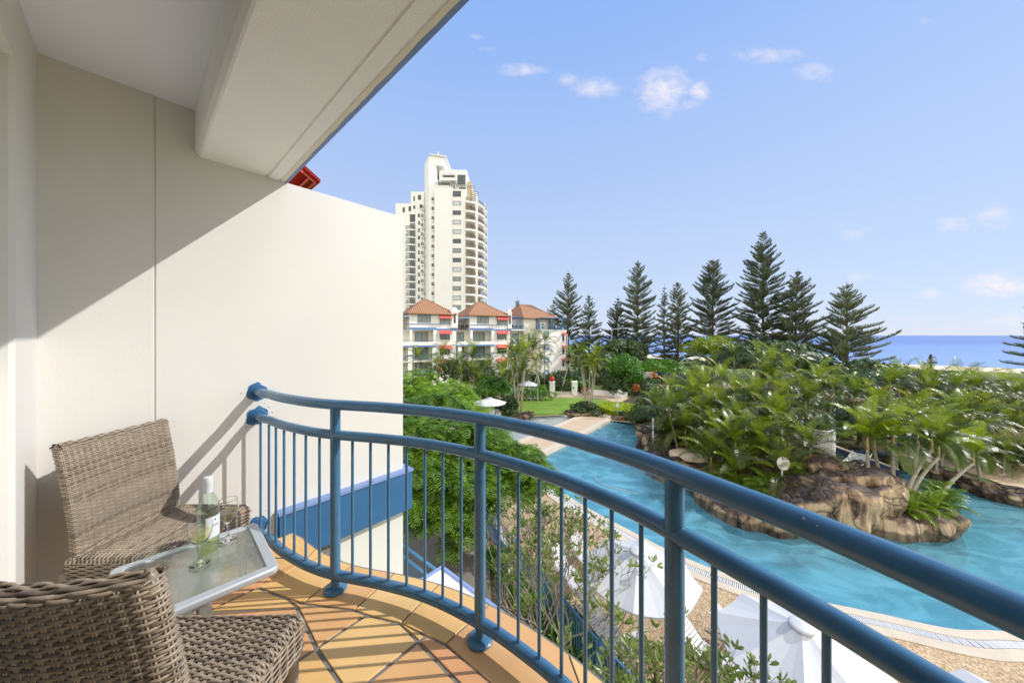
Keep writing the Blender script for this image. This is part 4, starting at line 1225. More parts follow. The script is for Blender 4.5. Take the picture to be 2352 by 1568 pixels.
# terrace
railing(par, s2-.9, s3+.1, 10.17, -1.2)
f = MB(); f.box(s2+.2, -1.25, 12.65, s3+.2, 1.5, 12.78)
f.build('pergola_roof', M['blue_metal'], par)
for X in (1872, 2030, 2170):
    f = MB(); s_ = sA(X, -1.1); f.box(s_-.06, -1.15, 10.17, s_+.06, -1.03, 12.65)
    f.tube([(s_-.45, -1.09, 12.6), (s_, -1.09, 12.0)], .035, 4); f.tube([(s_+.45, -1.09, 12.6), (s_, -1.09, 12.0)], .035, 4)
    f.build('pergola_post', M['blue_metal'], par)
win(par, sA(1790, 1.2)+.3, sA(1880, 1.2), 10.3, 12.4, 1.2, 'pane_curtain', 'sliding_door', 1, sill=False)
win(par, sA(1985, 1.2), sA(2088, 1.2), 10.3, 12.4, 1.2, 'pane', 'sliding_door', 1, sill=False)
f = MB(); s_ = sA(1918, -.6); f.box(s_-.42, -.7, 10.25, s_+.42, -.3, 11.7); 
for z in (10.62, 11.32): f.lathe([(.27, 0), (.27, .01), (0, .01)], (0, 0, 0), 16) if False else f.box(s_-.25, -.715, z-.25, s_+.2, -.701, z+.25, 1)
f.build('air_conditioner', [M['white_plastic'], M['dark_metal']], par)
# side annex with blue pergola edge
wbox(par, s3+.2, s3+1.6, 0, 9.3, 3, 10, 'cream'); f = MB(); f.box(s3-.1, 1.5, 9.3, s3+2.5, 8, 9.5); f.build('pergola_roof', M['blue_metal'], par)
for i in range(3): railing(par, s3+.05, s3+1.9, 1.75+i*2.7, 2.9)
wbox(par, s3+2.2, s3+2.5, 0, 9.3, 1.5, 1.9, 'white', 'pillar')
# dining sets on terraces
def chairset(name, org, s_, w, z, lab, n=3):
    o = empty(name, OA+UA*s_+WA*w+Vector((0, 0, z)), angA, lab, 'outdoor furniture')
    f = MB(); f.box(-.5, -.4, .68, .5, .4, .72); f.build('table_top', M['black'], o)
    f = MB(); f.tube([(0, 0, 0), (0, 0, .68)], .05, 6); f.build('table_leg', M['black'], o)
    for i in range(n):
        x = -.9+i*.9 if n > 1 else .8
        f = MB(); f.box(x-.22, -.75, .42, x+.22, -.35, .46); f.box(x-.22, -.79, .46, x+.22, -.75, .9)
        for a_ in (-.2, .2):
            for b2 in (-.73, -.38): f.tube([(x+a_, b2, 0), (x+a_, b2, .42)], .02, 4)
        f.build('seat', M['black'], o)
chairset('terrace_dining_set', None, sA(2050, -.3), -.2, 10.171, 'dark outdoor table and chairs on the blue railed roof terrace')
chairset('terrace_dining_set', None, sA(870, 1.2), 1.4, 10.10, 'dark outdoor table and chairs on the terrace between the left and middle blocks')
chairset('terrace_dining_set', None, sA(1560, 1.4), 1.5, 10.22, 'outdoor table and chairs under the blue pergola beside the end block')

# ================================================================ TOWER
TY = 106.0; kt = TY/FX
T = empty('residential_tower', ((1040-1176)*kt, TY, 0), 0, 'tall cream residential tower with curved balconies and rooftop antenna', 'tower block')
def tx(X): return (888+X/2.561-1040)*kt
def tz(Y): return H+(770-(306+Y/2.561))*kt
def tbox(x0, x1, z0, z1, w0, w1, m='tower', nm='wall'):
    f = MB(); f.box(x0, w0, z0, x1, w1, z1); return f.build(nm, M[m], T)
# left wing
tbox(tx(40), tx(132), 0, tz(398), 2, 16); tbox(tx(132)+.003, tx(209), 0, tz(328), 1.99, 16); tbox(tx(20), tx(60), 0, tz(480), 6, 16)
tbox(tx(196), tx(212), 0, tz(325), 2.6, 14)
# pylon, turned corner on
f = MB(); px0, pxc, px1 = tx(209), tx(253), tx(338)
f.prism([(px0, 3.0), (pxc, -1.2), (tx(292), -.4), (tx(292), 12), (px0, 12)], 0, tz(192)); f.build('wall', M['tower'], T)
f = MB(); f.prism([(px0+.02, 3.0), (pxc, -1.18), (px1, .2), (px1, 12), (px0+.02, 12)], tz(192)+.002, tz(150)); f.build('wall', M['tower'], T)
f = MB(); f.prism([(px0+2.8, 3.2), (pxc+.4, -1.0), (px1+.1, .4), (px1+.1, 11.5), (px0+2.8, 11.5)], tz(150), tz(140)); 
f.prism([(px0+2.3, 3.0), (pxc+.3, -1.6), (px1+.7, -.2), (px1+.7, 12), (px0+2.3, 12)], tz(140)+.002, tz(136)); f.build('roof_cap', M['tower'], T)
f = MB(); f.tube([(tx(287), 4, tz(137)), (tx(287), 4, tz(70))], .16, 6); f.build('antenna_mast', M['white_plastic'], T)
for i, X in enumerate((345, 356, 366)):
    f = MB(); f.tube([(tx(X), 5, tz(205)), (tx(X), 5, tz(172-(i % 2)*8))], .22+.5*(i == 2), 8); f.build('antenna', M['white_plastic'], T)
# main shaft
tbox(tx(288), tx(390), 0, tz(330), -1.6, 12); tbox(tx(390)+.003, tx(468), 0, tz(340), -1.3, 12)
tbox(tx(305), tx(467), tz(340)+.003, tz(205), 1.2, 12)
tbox(tx(293), tx(372), tz(330)+.002, tz(322), -1.7, 1.19); tbox(tx(318), tx(412), tz(278)-.3, tz(268), -.8, 1.19, nm='slab')
tbox(tx(410), tx(468), tz(300)+.3, tz(215), .2, 1.19)
tbox(tx(262), tx(300), tz(345), tz(272), 0.2, 8)
def twin(x0, x1, y0, y1, w, pane='pane', mull=1):
    return win(T, tx(x0), tx(x1), tz(y1), tz(y0), w, pane, mull=mull, fr=.14, sill=False)
twin(307, 369, 277, 322, 1.2, 'pane_curtain', 2); twin(327, 398, 237, 268, 1.2, 'pane', 3); twin(416, 463, 244, 300, .2, 'pane', 1)
twin(379, 402, 280, 338, -.0, 'pane_curtain', 0); tbox(tx(377), tx(404), tz(340)+.003, tz(278), .03, 1.19)
twin(424, 462, 308, 340, 1.2, 'pane_curtain', 1)
def trail(x0, x1, z, w, h=1.1):
    f = MB(); f.tube([(x0, w, z+h), (x1, w, z+h)], .05, 5); f.tube([(x0, w, z+h*.5), (x1, w, z+h*.5)], .03, 4)
    n = max(2, int((x1-x0)/.45))
    for i in range(n+1): f.tube([(x0+(x1-x0)*i/n, w, z), (x0+(x1-x0)*i/n, w, z+h)], .03, 4)
    return f.build('roof_railing', M['dark_metal'], T)
trail(tx(290), tx(368), tz(322), -1.5); trail(tx(404), tx(520), tz(340), -1.1); trail(tx(322), tx(400), tz(268), -.7)
kinds = ['pane', 'pane_blind', 'pane', 'pane_blind', 'pane_blind', 'pane', 'pane_curtain', 'pane', 'pane_blind', 'pane_curtain', 'pane_curtain', 'pane_blind', 'pane_curtain']
for i in range(15):
    yc = 367 + i*54.9 - (0 if i else 0)
    hh = 17 if i == 0 else 13
    twin(394, 441, yc-hh, yc+hh, -1.3, kinds[i % 13], 0)
# small windows and balconies on the left wing
for (a_, b_, c_, d_, w) in ((147,155,355,384,1.99),(174,193,348,377,1.99),(82,96,423,452,2),(118,133,416,445,1.99),(146,158,411,431,1.99),(185,193,404,430,1.99),(126,158,464,510,1.99)):
    twin(a_, b_, c_, d_, w, 'pane', 1 if b_-a_ > 20 else 0)
for i in range(14):
    y = 470+i*44.3; twin(174, 186, y-10, y+12, 1.99, 'pane_curtain' if i % 3 else 'pane', 0)
def curved(xa, xb, w, zf_, bulge, m='tower', rh=1.05, back=None, n=9):
    # curved balcony: slab, parapet lip and railing
    f = MB(); pts = []
    for i in range(n+1):
        t = i/n; pts.append((xa+(xb-xa)*t, w-bulge*math.sin(PI*t)**.6 if bulge else w))
    poly = pts + [(xb, w+2.2), (xa, w+2.2)]
    f.prism([(p[0], p[1]) for p in poly[::1]], zf_-.45, zf_, 0)
    so_ = f.build('balcony_slab', M[m], T)
    g = MB()
    g.tube([(p[0], p[1]+.12, zf_+rh) for p in pts], .05, 5); g.tube([(p[0], p[1]+.12, zf_+.15) for p in pts], .035, 4)
    L = len(pts)
    for i in range(L-1):
        for k_ in range(3):
            t = k_/3; q = (pts[i][0]+(pts[i+1][0]-pts[i][0])*t, pts[i][1]+.12+(pts[i+1][1]-pts[i][1])*t)
            g.box(q[0]-.025, q[1]-.025, zf_, q[0]+.025, q[1]+.025, zf_+rh)
    g.build('railing', M['dark_metal'], so_)
for i in range(13):
    z = tz(556+i*44.3)
    curved(tx(103), tx(161), 1.6, z, .7, n=5)
    win(T, tx(126), tx(158), z+.1, z+2.1, 1.98, 'pane_curtain', 'balcony_door', 1, fr=.14, sill=False)
for i in range(13):
    z = tz(406+i*54.9)
    curved(tx(262), tx(290), .2, z, 1.5, n=5)
    f = MB(); f.box(tx(261), 1.86, z+.1, tx(288)-.01, 1.97, z+2.2); f.build('balcony_door', M['pane'], T)
    curved(tx(196), tx(212), 1.6, z-1.6, 1.2, n=4)
# drum of curved balconies on the right
cx_, cy_, rad_ = tx(468), 7.2, tx(578)-tx(468)
for i in range(14):
    z = tz(414+i*53.5)
    f = MB(); arc = []
    for j in range(17):
        a = -PI/2 + (PI/2+.35)*j/16; arc.append((cx_+rad_*math.cos(a), cy_+(cy_+2.6-.2)*math.sin(a) if math.sin(a) < 0 else cy_+rad_*math.sin(a)))
    f.prism(arc+[(cx_, cy_+3)], z-.5, z, 0); so_ = f.build('balcony_slab', M['tower'], T)
    g = MB(); g.tube([(p[0], p[1]+.15, z+1.1) for p in arc], .055, 5)
    for j in range(len(arc)-1):
        for k_ in range(4):
            t = k_/4; q = (arc[j][0]*(1-t)+arc[j+1][0]*t, arc[j][1]*(1-t)+arc[j+1][1]*t+.15); g.box(q[0]-.025, q[1]-.025, z, q[0]+.025, q[1]+.025, z+1.1)
    g.build('railing', M['dark_metal'], so_)
f = MB(); arc = [(cx_+(rad_-2.2)*math.cos(a), cy_+(cy_+.1)*math.sin(a)) for a in [-PI/2+(PI/2+.3)*j/16 for j in range(17)]]
f.prism(arc+[(cx_, cy_+5)], 0, tz(370)); f.build('drum_wall', M['tower_beige'], T)
for a in (-.95, -.35, .0):
    f = MB(); x, y = cx_+(rad_-.25)*math.cos(a), cy_+(cy_+2.1)*math.sin(a)
    f.box(x-.4, y-.4, 0, x+.4, y+.4, tz(385)); f.build('drum_pier', M['tower'], T)
for i in range(14):
    z = tz(414+i*53.5); a = -1.2; x, y = cx_+(rad_-2.15)*math.cos(a), cy_+(cy_+.12)*math.sin(a)
    f = MB(); f.box(x-.9, y-.12, z+.1, x+.5, y+.3, z+2.1); f.build('balcony_door', M['pane_curtain'], T)
# crown terraces above the drum
tbox(cx_+.003, tx(494), tz(372), tz(262), 2.5, 10, 'tower_beige'); tbox(cx_, tx(520), tz(372), tz(310), 4.5, 9, 'tower')
for i in range(4):
    f = MB(); z = tz(322+i*11); f.tube([(tx(490), 2, z), (tx(535)-i*.0, 3.5, z)], .08, 5); f.build('pergola_bar', M['dark_metal'], T)
tbox(tx(560), tx(572), 0, tz(410), 8, 12, 'tower')
# ================================================================ PLANTS
def frond(mb, base, az, L, elev, droop, n=26, ll=.5, lw=.05, vee=.5, m=0, side=0.0):
    pts = []; p = Vector(base); el = elev; N_ = 9; a = az
    for i in range(N_+1):
        pts.append(p.copy())
        d = Vector((math.cos(el)*math.cos(a), math.cos(el)*math.sin(a), math.sin(el)))
        p = p + d*(L/N_); el -= droop*(.4+1.2*i/N_)/N_; a += side/N_
    for i in range(0, N_):
        w_ = .018*(1-i/N_)+.004
        d, s_, u = basis(pts[i+1]-pts[i])
        mb.quad(pts[i]-s_*w_, pts[i]+s_*w_, pts[i+1]+s_*w_*.8, pts[i+1]-s_*w_*.8, m)
    for i in range(n):
        t = .12+.88*(i+.5)/n; f_ = t*N_; k = min(N_-1, int(f_)); q = pts[k].lerp(pts[k+1], f_-k)
        d, s_, u = basis(pts[k+1]-pts[k])
        l = ll*math.sin(PI*min(1, (t*.86+.14)))**.6*(.9+.2*((i*7) % 5)/5)
        for sg in (-1, 1):
            dr = (s_*sg*(.80+.1*((i*13+sg) % 7)/7) + d*(.42+.5*t) + u*(vee*(.8+((i*5+3*sg) % 9)/20))).normalized()
            e1 = q + dr*l*.55; e2 = q + (dr*l*.97) - Vector((0, 0, 1))*l*.28
            w_ = d*lw*.5
            mb.add([q-w_*.6, q+w_*.6, e1+w_, e1-w_, e2], [(0,1,2,3),(3,2,4)], m)
def palm(name, h, rnd, lean=0.1, nf=10, L=2.2, droop=1.7, r0=.07, ll=.5, az0=0.0, trunk='trunk_palm', leaf='palm_leaf', nleaf=26, lw=.055, parent=None, off=Vector((0,0,0)), dry=0, gold=True):
    o = parent if parent else empty(name, (0, 0, 0))
    dx, dy = math.cos(az0)*lean*h, math.sin(az0)*lean*h
    pts = [off+Vector((dx*t**1.6, dy*t**1.6, h*t)) for t in [i/10 for i in range(11)]]
    nr = 36; k = MB()
    fine = []
    for i in range(nr+1):
        f_ = i/nr*10; a = min(9, int(f_)); fine.append(pts[a].lerp(pts[a+1], f_-a))
    k.tube(fine, lambda u: r0*(1.25-.5*u)*(1+.07*(int(u*nr) % 2)), 7)
    k.build('trunk', M[trunk], o, smooth=True)
    top = pts[-1]
    if gold:
        k = MB(); k.tube([top-Vector((0,0,.15)), top+Vector((0,0,.25)), top+Vector((0,0,.6))], lambda u: r0*(1.0-.55*u), 7); k.build('crown_shaft', M['trunk_gold'], o, smooth=True)
    k = MB(); 
    for i in range(nf):
        a = i*2.399+rnd.random()*.5; f_ = i/nf
        frond(k, top+Vector((0,0,.45)), a, L*(.8+.3*rnd.random()), R(84-98*f_**1.2+rnd.uniform(-10, 10)), droop*(.5+.55*f_+.3*rnd.random()), nleaf, ll, lw, .35+.3*rnd.random(), 2 if (i < 2 or (i < 6 and rnd.random() < .5)) else 0, rnd.uniform(-.5,.5))
    for i in range(dry):
        a = i*2.399+1; frond(k, top+Vector((0,0,.3)), a, L*.8, R(-10), 1.2, nleaf, ll*.7, lw, .1, 1)
    k.build('crown', [M[leaf], M['palm_dry'], M['palm_bright']], o)
    return o
rnd = random.Random(5)
PALMS = {}
def place(proto, x, y, z, rz, sc, lab, cat='palm', group=None):
    global PALMS
    src = PALMS[proto]
    o = src['o'] if not src['used'] else copy_tree(src['o'])
    src['used'] = True
    o.location = (x, y, z); o.rotation_euler = (0, 0, rz); o.scale = (sc, sc, sc)
    tag(o, lab, cat, group)
    if group is None and 'group' in o: del o['group']
    return o
for i, (h, lean, nf, L, dr) in enumerate(((5.2,.10,13,2.7,2.0),(4.0,.16,12,2.5,1.8),(6.2,.06,14,2.8,2.1),(3.0,.22,12,2.3,1.7),(4.6,.30,12,2.7,1.9),(2.0,.10,13,2.2,1.5))):
    PALMS[i] = dict(o=palm('cane_palm', h, rnd, lean, nf, L, dr, .065, .62, 0.0, nleaf=28, lw=.038, dry=2), used=False)
# multi-stem clump for the lawn
def clump(name, n, hmin, hmax, spread, seed, L=2.0):
    r_ = random.Random(seed); o = empty(name, (0, 0, 0))
    for i in range(n):
        a = 2*PI*i/n+r_.uniform(-.3, .3); h = r_.uniform(hmin, hmax)
        palm(name, h, r_, spread*r_.uniform(.5, 1.1), 8, L, 1.9, .055, .5, a, parent=o, off=Vector((math.cos(a)*.35, math.sin(a)*.35, 0)), nleaf=22, lw=.06, dry=1 if i % 3 == 0 else 0)
    return o
cl1 = clump('palm_clump', 7, 4.2, 6.6, .13, 3, 2.1); cl1.location = (*gp(1352, 951)[:2], .1)
tag(cl1, 'clump of slender pale stemmed palms rising from the dark shrub beside the shallow pool path', 'palm')
cl2 = clump('palm_clump', 6, 4.0, 6.8, .14, 8, 2.1); cl2.location = (*gp(1192, 949)[:2], .1)
tag(cl2, 'clump of slender palms at the left edge of the lawn behind the top handrail', 'palm')
def cpos(x, y, Y): p = at(x, y, Y); return p
specs = [  # crown centre in survey, distance, prototype, label
 (965,822,47,'feathery palm with a round crown in front of the left block of flats'),
 (1025,842,45,None),(1062,838,44,None),(1090,826,46,None),(1043,812,49,None),(1118,862,43,None),(1105,888,40,None),(1005,868,42,None),(1080,862,41,None),(1052,880,40,None),(1130,835,46,None),(1190,855,43,None),(1235,860,44,None),(1165,868,41,None),
 (1222,826,49,'drooping palm between the middle and end blocks of flats'),(1160,830,44,None),(1178,815,47,None),(1250,785,54,'tall thin palm standing against the white end block'),(1240,805,52,None),
 (1290,815,50,'dark palm at the right corner of the white end block'),(1210,800,50,None),(1145,850,42,None)]
for i, (x, y, Y, lab) in enumerate(specs):
    c_ = at(x, y, Y); pr = i % 5
    hp = (5.2,4.0,6.2,3.0,4.6,2.0)[pr]; sc = max(.8, min(2.0, (c_.z-.2)/(hp+.4)))
    if Y < 45 and False: pass
    place(pr, c_.x, c_.y, 0, rnd.random()*6.28, sc, lab or 'garden palm in the row in front of the flats', 'palm', None if lab else 'palms in front of the flats')
# island and pool-side palms: crown (x, y) in survey at distance Y
isl = []
r2 = random.Random(21)
def crowns(lst, lab, grp, zb=.6):
    for (x, y, Y) in lst:
        c_ = at(x, y, Y); best = min(range(6), key=lambda i: abs(((5.2,4.0,6.2,3.0,4.6,2.0)[i]+.5) - (c_.z-zb)) + r2.random()*1.3)
        hp = (5.2,4.0,6.2,3.0,4.6,2.0)[best]+.5; sc = max(1.02, min(1.55, (c_.z-zb)/hp))
        place(best, c_.x, c_.y, c_.z-hp*sc, r2.random()*6.28, sc, lab, 'palm', grp)
crowns([(1500,931,30),(1530,906,31),(1570,891,32),(1610,866,33),(1650,841,34),(1690,826,33),(1740,831,31),(1790,841,30),(1560,936,28),(1600,916,28),(1640,896,28),(1680,876,29),(1720,866,28),(1770,876,27),(1820,866,28),
        (1860,876,29),(1900,896,28),(1520,961,27),(1600,956,25),(1660,941,25),(1710,926,25),(1760,921,24),(1810,916,24),(1860,926,24),(1580,986,23.5),(1640,986,22.5),(1700,971,22.5),(1560,951,24),(1615,931,26),(1540,1001,24.5),(1670,906,27),
        (1745,961,22),(1790,966,22),(1655,1011,21),(1730,1011,20.5)],
       'golden cane palm in the dense grove covering the rock island', 'cane palms of the island grove')
crowns([(1800,1000,19.5)], 'short arching palm leaning out over the front of the rock wall', None)
crowns([(1745,1012,19.2)], 'short palm with pale trunk standing just left of the white disc', None)
crowns([(1680,1010,19.8)], 'short palm with drooping crown above the sandy slide landing', None)
crowns([(1850,1025,18.2)], 'low bright palm spreading in front of the white slide wall', None)
crowns([(1985,917,25),(2030,884,27),(2075,878,28),(2110,892,26),(2150,888,27),(2190,894,26),(2230,890,28),(2280,904,27),(2320,898,29),(2350,907,27),(2060,962,22),(2110,957,22),(2160,952,22),(2210,962,22),(2260,957,23),(2310,967,24),
        (2040,932,25),(2090,982,21),(2150,987,20.5),(2200,997,20.5),(2250,1007,21),(2340,992,24),(2300,1042,21.5)],
       'leafy cane palm in the right hand grove behind the rock island point', 'cane palms of the right grove')
crowns([(1535,1000,25.5),(1575,1005,25),(1620,1015,24),(1650,1030,23),(1700,1030,22.5),(1590,1040,23.6),(1760,1000,22.5),(1790,1030,21.5),(1660,1045,21.6),(1720,1060,20.6),(1680,1075,20.0),(1600,1062,22.6)],
       'low young cane palm filling the shade under the island grove', 'young palms under the grove')
crowns([(1640,1048,20.3),(1715,1062,19.2),(1760,1050,19.0),(1790,1085,17.9),(1680,1085,18.9)], 'small arching palm on the low rock shelf in front of the grove', 'small palms on the rock shelf', 1.3)
# leaning foreground stems on the island point
def stem(bx, by, bY, cx, cy, cY, lab, L=2.3, nf=9):
    b_ = at(bx, by, bY); c_ = at(cx, cy, cY); d_ = c_-b_
    h = d_.z-.45; lean = math.hypot(d_.x, d_.y)/h
    r_ = random.Random(int(cx*3+cy)); o = palm('leaning_palm', h, r_, lean, nf, L, 1.7, .085, .66, math.atan2(d_.y, d_.x), nleaf=48, lw=.04)
    o.location = b_; tag(o, lab, 'palm', 'leaning palms on the island point')
stem(1995,1130,17.3, 1992,1010,17.6, 'upright palm with straight pale trunk, leftmost on the island point')
stem(2022,1120,17.6, 2008,1015,17.9, 'palm with orange upper trunk, second from the left on the island point')
stem(2050,1135,17.0, 2052,1008,17.2, 'thick ringed palm trunk standing in the middle of the island point')
stem(2080,1150,16.4, 2140,1012,17.0, 'long palm trunk leaning right with orange crown base over the island point')
stem(2092,1145,16.6, 2155,1030,17.2, 'second long palm trunk leaning right, parallel to its neighbour on the island point')
stem(2165,1135,17.0, 2235,1045,18.2, 'low palm leaning far out to the right over the pool water')
stem(2100,1095,19.0, 2108,1005,19.5, 'slim palm with a curved grey trunk behind the leaning pair')
# low fern-like clumps
def fernclump(name, n, L, seed, leaf='fern', elev=(15, 75), ll=.28):
    r_ = random.Random(seed); k = MB()
    for i in range(n):
        a = r_.random()*6.28; frond(k, (r_.uniform(-.25,.25), r_.uniform(-.25,.25), 0), a, L*r_.uniform(.6, 1.1), R(r_.uniform(*elev)), 1.3, 16, ll, .045, .3)
    return k.build(name, M[leaf])
fp = fernclump('fern_clump', 26, 1.1, 4); first = True
for (x, y, Y, sc) in ((2000,1140,16.9,1.0),(2035,1155,16.2,1.1),(2075,1165,15.9,1.2),(2120,1160,16.0,1.2),(2150,1150,16.3,1.1),(2095,1135,16.9,1.2),(2050,1128,17.3,1.1),(2140,1125,17.3,1.0),(2170,1140,16.8,.9),(1985,1150,16.6,.8),(1735,1120,17.6,1.0),(1765,1112,17.6,1.1),(1795,1105,17.6,1.0),(1690,1108,18.3,1.0),(1650,1100,19.0,.9),(1830,1098,17.6,.9),(1630,1120,18.4,1.0),(1670,1135,17.9,1.0),(1710,1140,17.4,1.0),(1850,1085,17.9,.9),(1600,1100,19.6,1.0),(1570,1085,20.6,1.0)):
    p = at(x, y, Y); o = fp if first else fp.copy()
    if not first: col.objects.link(o)
    first = False; o.location = (p.x, p.y, p.z-.2); o.rotation_euler = (0, 0, r2.random()*6.28); o.scale = (sc,)*3
    tag(o, 'low bright green fern clump growing on the island rocks', 'fern', 'ferns on the island rocks')
# --- leaf balls
def leafball(name, rx, ry, rz, n, ls, leaf, seed, trunk_h=0, trunk_r=.12, lumps=10, flat=.0, cz=None, lean=0):
    r_ = random.Random(seed); o = empty(name, (0, 0, 0)); k = MB()
    cz = trunk_h+rz*.8 if cz is None else cz
    cs = []
    for i in range(lumps):
        a = r_.random()*6.28; e = r_.uniform(-.25, 1)**1.0; rr = math.sqrt(max(0, 1-e*e))*.62
        cs.append((Vector((math.cos(a)*rr*rx, math.sin(a)*rr*ry, e*.62*rz)), r_.uniform(.32, .52)))
    for i in range(n):
        c_, s_ = r_.choice(cs)
        d = Vector((r_.gauss(0,1), r_.gauss(0,1), r_.gauss(0,1)+.25)).normalized()
        p = c_ + Vector((d.x*rx, d.y*ry, d.z*rz))*s_*r_.uniform(.75, 1.05)
        nrm = (d + Vector((r_.uniform(-.7,.7), r_.uniform(-.7,.7), r_.uniform(-.3,.8)))).normalized()
        _, a_, b_ = basis(nrm); th = r_.random()*6.28; A2 = a_*math.cos(th)+b_*math.sin(th); B2_ = nrm.cross(A2)
        q = p+Vector((0,0,cz)); l = ls*r_.uniform(.7, 1.3)
        k.add([q-A2*l, q-B2_*l*.38, q+A2*l, q+B2_*l*.38], [(0,1,2,3)])
    k.build('crown' if trunk_h else 'foliage', M[leaf], o)
    if trunk_h:
        k = MB(); k.tube([(0,0,-.1), (.1*lean,0,trunk_h*.6), (.3*lean,.1,trunk_h+rz*.6)], lambda u: trunk_r*(1.2-.6*u), 8)
        for i in range(5):
            a = i*1.3; k.tube([(0,0,trunk_h*.7), (math.cos(a)*rx*.3, math.sin(a)*ry*.3, trunk_h+rz*.4), (math.cos(a)*rx*.6, math.sin(a)*ry*.6, trunk_h+rz*.9)], lambda u: trunk_r*(.6-.4*u), 5)
        k.build('trunk', M['bark'], o, smooth=True)
    return o
def bush(x, y, Y, rx, rz, n, ls, leaf, lab, cat='bush', seed=1, trunk=0, ry=None, zc=None, name='bush', group=None):
    c_ = at(x, y, Y)      # centre of the crown
    o = leafball(name, rx, ry or rx, rz, n, ls, leaf, seed, trunk, cz=max(c_.z, .2) if trunk or c_.z > rz*.9 else rz*.55, lumps=12)
    o.location = (c_.x, c_.y, 0); tag(o, lab, cat, group); return o
bush(1436,862,50,3.0,3.3,5200,.20,'bush','bright green round headed tree beside the dark fence','tree',3,trunk=1.5,name='round_tree')
bush(1625,800,62,4.6,2.6,5000,.26,'yg_leaf','yellow green spreading tree rising behind the palm grove','tree',4,trunk=4,name='spreading_tree')
bush(1428,810,66,5.0,2.6,3600,.45,'bush_dark','dark spiky pandanus mass below the second pair of pines','tree',5,trunk=3,name='pandanus_tree')
bush(1760,825,44,6.5,2.6,3800,.40,'bush_dark','dark wide bush filling the gap behind the island palms','bush',6,trunk=3,name='dark_bush')
bush(1520,845,60,4.2,1.9,2600,.24,'bush','small green tree beside the playground slide','tree',7,trunk=2,name='small_tree')
bush(1300,905,53,3.5,2.2,2200,.24,'bush_dark','dark hedge behind the entrance gate pillars','hedge',8,name='hedge_bush')
bush(1300,880,56,4.6,2.0,2600,.24,'bush','sunlit green hedge behind the entrance gate','hedge',9,name='hedge_bush')
bush(1430,905,51.5,4.5,2.6,2600,.25,'bush_dark','dark shrubs shading the fence right of the gate','bush',10,name='dark_bush')
bush(1165,940,37.6,1.5,1.3,1500,.20,'bush_dark','dark glossy shrub left of the lawn palms','bush',11,name='dark_bush')
bush(1345,945,37.6,1.9,.9,1700,.20,'bush_dark','dark shrub at the foot of the pale stemmed palm clump','bush',12,name='dark_bush')
bush(1243,896,48,1.0,.8,900,.15,'bush','bright green plant in the pale pot left of the gate','plant',13,name='potted_plant')
bush(1465,955,33.5,1.6,.9,1300,.18,'bush_dark','dark shrub between the camera pole and the spa','bush',14,name='dark_bush')
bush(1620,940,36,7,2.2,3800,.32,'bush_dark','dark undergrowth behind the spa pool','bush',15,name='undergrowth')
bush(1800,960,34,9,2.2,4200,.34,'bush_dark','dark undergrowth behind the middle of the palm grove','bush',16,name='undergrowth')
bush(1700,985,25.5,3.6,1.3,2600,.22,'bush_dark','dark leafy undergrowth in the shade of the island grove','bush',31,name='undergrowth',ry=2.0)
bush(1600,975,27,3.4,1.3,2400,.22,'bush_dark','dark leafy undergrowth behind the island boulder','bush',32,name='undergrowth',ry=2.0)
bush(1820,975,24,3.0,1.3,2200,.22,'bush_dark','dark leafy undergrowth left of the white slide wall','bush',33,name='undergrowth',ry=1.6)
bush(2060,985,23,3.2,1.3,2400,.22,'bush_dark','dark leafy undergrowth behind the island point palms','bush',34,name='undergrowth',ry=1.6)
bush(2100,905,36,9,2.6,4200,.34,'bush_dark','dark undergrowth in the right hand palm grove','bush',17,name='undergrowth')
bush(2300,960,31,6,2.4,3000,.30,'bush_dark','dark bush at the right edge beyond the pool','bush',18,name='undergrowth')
bush(2200,1060,25,2.6,1.3,2000,.18,'bush','rounded green shrub behind the leaning palm trunks','bush',19,name='green_shrub')
bush(2320,1085,22,2.6,1.4,1800,.18,'bush_dark','dark clipped shrub at the right edge above the pool rocks','bush',20,name='green_shrub')
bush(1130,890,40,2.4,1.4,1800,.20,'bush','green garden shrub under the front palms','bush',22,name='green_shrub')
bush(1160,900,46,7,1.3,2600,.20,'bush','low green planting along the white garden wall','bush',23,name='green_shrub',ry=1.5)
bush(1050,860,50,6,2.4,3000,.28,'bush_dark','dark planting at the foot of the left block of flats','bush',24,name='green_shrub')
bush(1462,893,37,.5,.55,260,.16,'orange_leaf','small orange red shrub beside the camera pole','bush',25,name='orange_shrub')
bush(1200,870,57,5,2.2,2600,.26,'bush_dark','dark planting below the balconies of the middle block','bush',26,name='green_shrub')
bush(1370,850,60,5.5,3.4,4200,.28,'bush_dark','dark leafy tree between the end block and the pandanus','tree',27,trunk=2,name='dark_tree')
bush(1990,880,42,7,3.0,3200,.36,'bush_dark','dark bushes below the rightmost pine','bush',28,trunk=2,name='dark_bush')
# clipped lime hedge ring
hd = empty('clipped_hedge', (*gp(1424,944)[:2], 0), 0, 'low clipped lime green hedge curving beside the camera pole', 'hedge')
k = MB(); r_ = random.Random(3)
for i in range(5200):
    a = r_.uniform(0, 2*PI); rr = 1+r_.uniform(-.16, .16); face = r_.random()
    rr = math.sqrt(r_.random())*1.16; px, py = 1.95*math.cos(a)*rr, 2.3*math.sin(a)*rr; z = .55+r_.uniform(-.05,.07) if face < .55 else r_.uniform(.05,.55)
    if face >= .55: px, py = 1.95*math.cos(a)*1.18, 2.3*math.sin(a)*1.18
    l = .13; n_ = Vector((r_.uniform(-1,1), r_.uniform(-1,1), 1.2)).normalized(); _, a_, b_ = basis(n_); q = Vector((px, py, z))
    k.add([q-a_*l, q-b_*l*.6, q+a_*l, q+b_*l*.6], [(0,1,2,3)])
k.build('foliage', M['yellow_leaf'], hd)
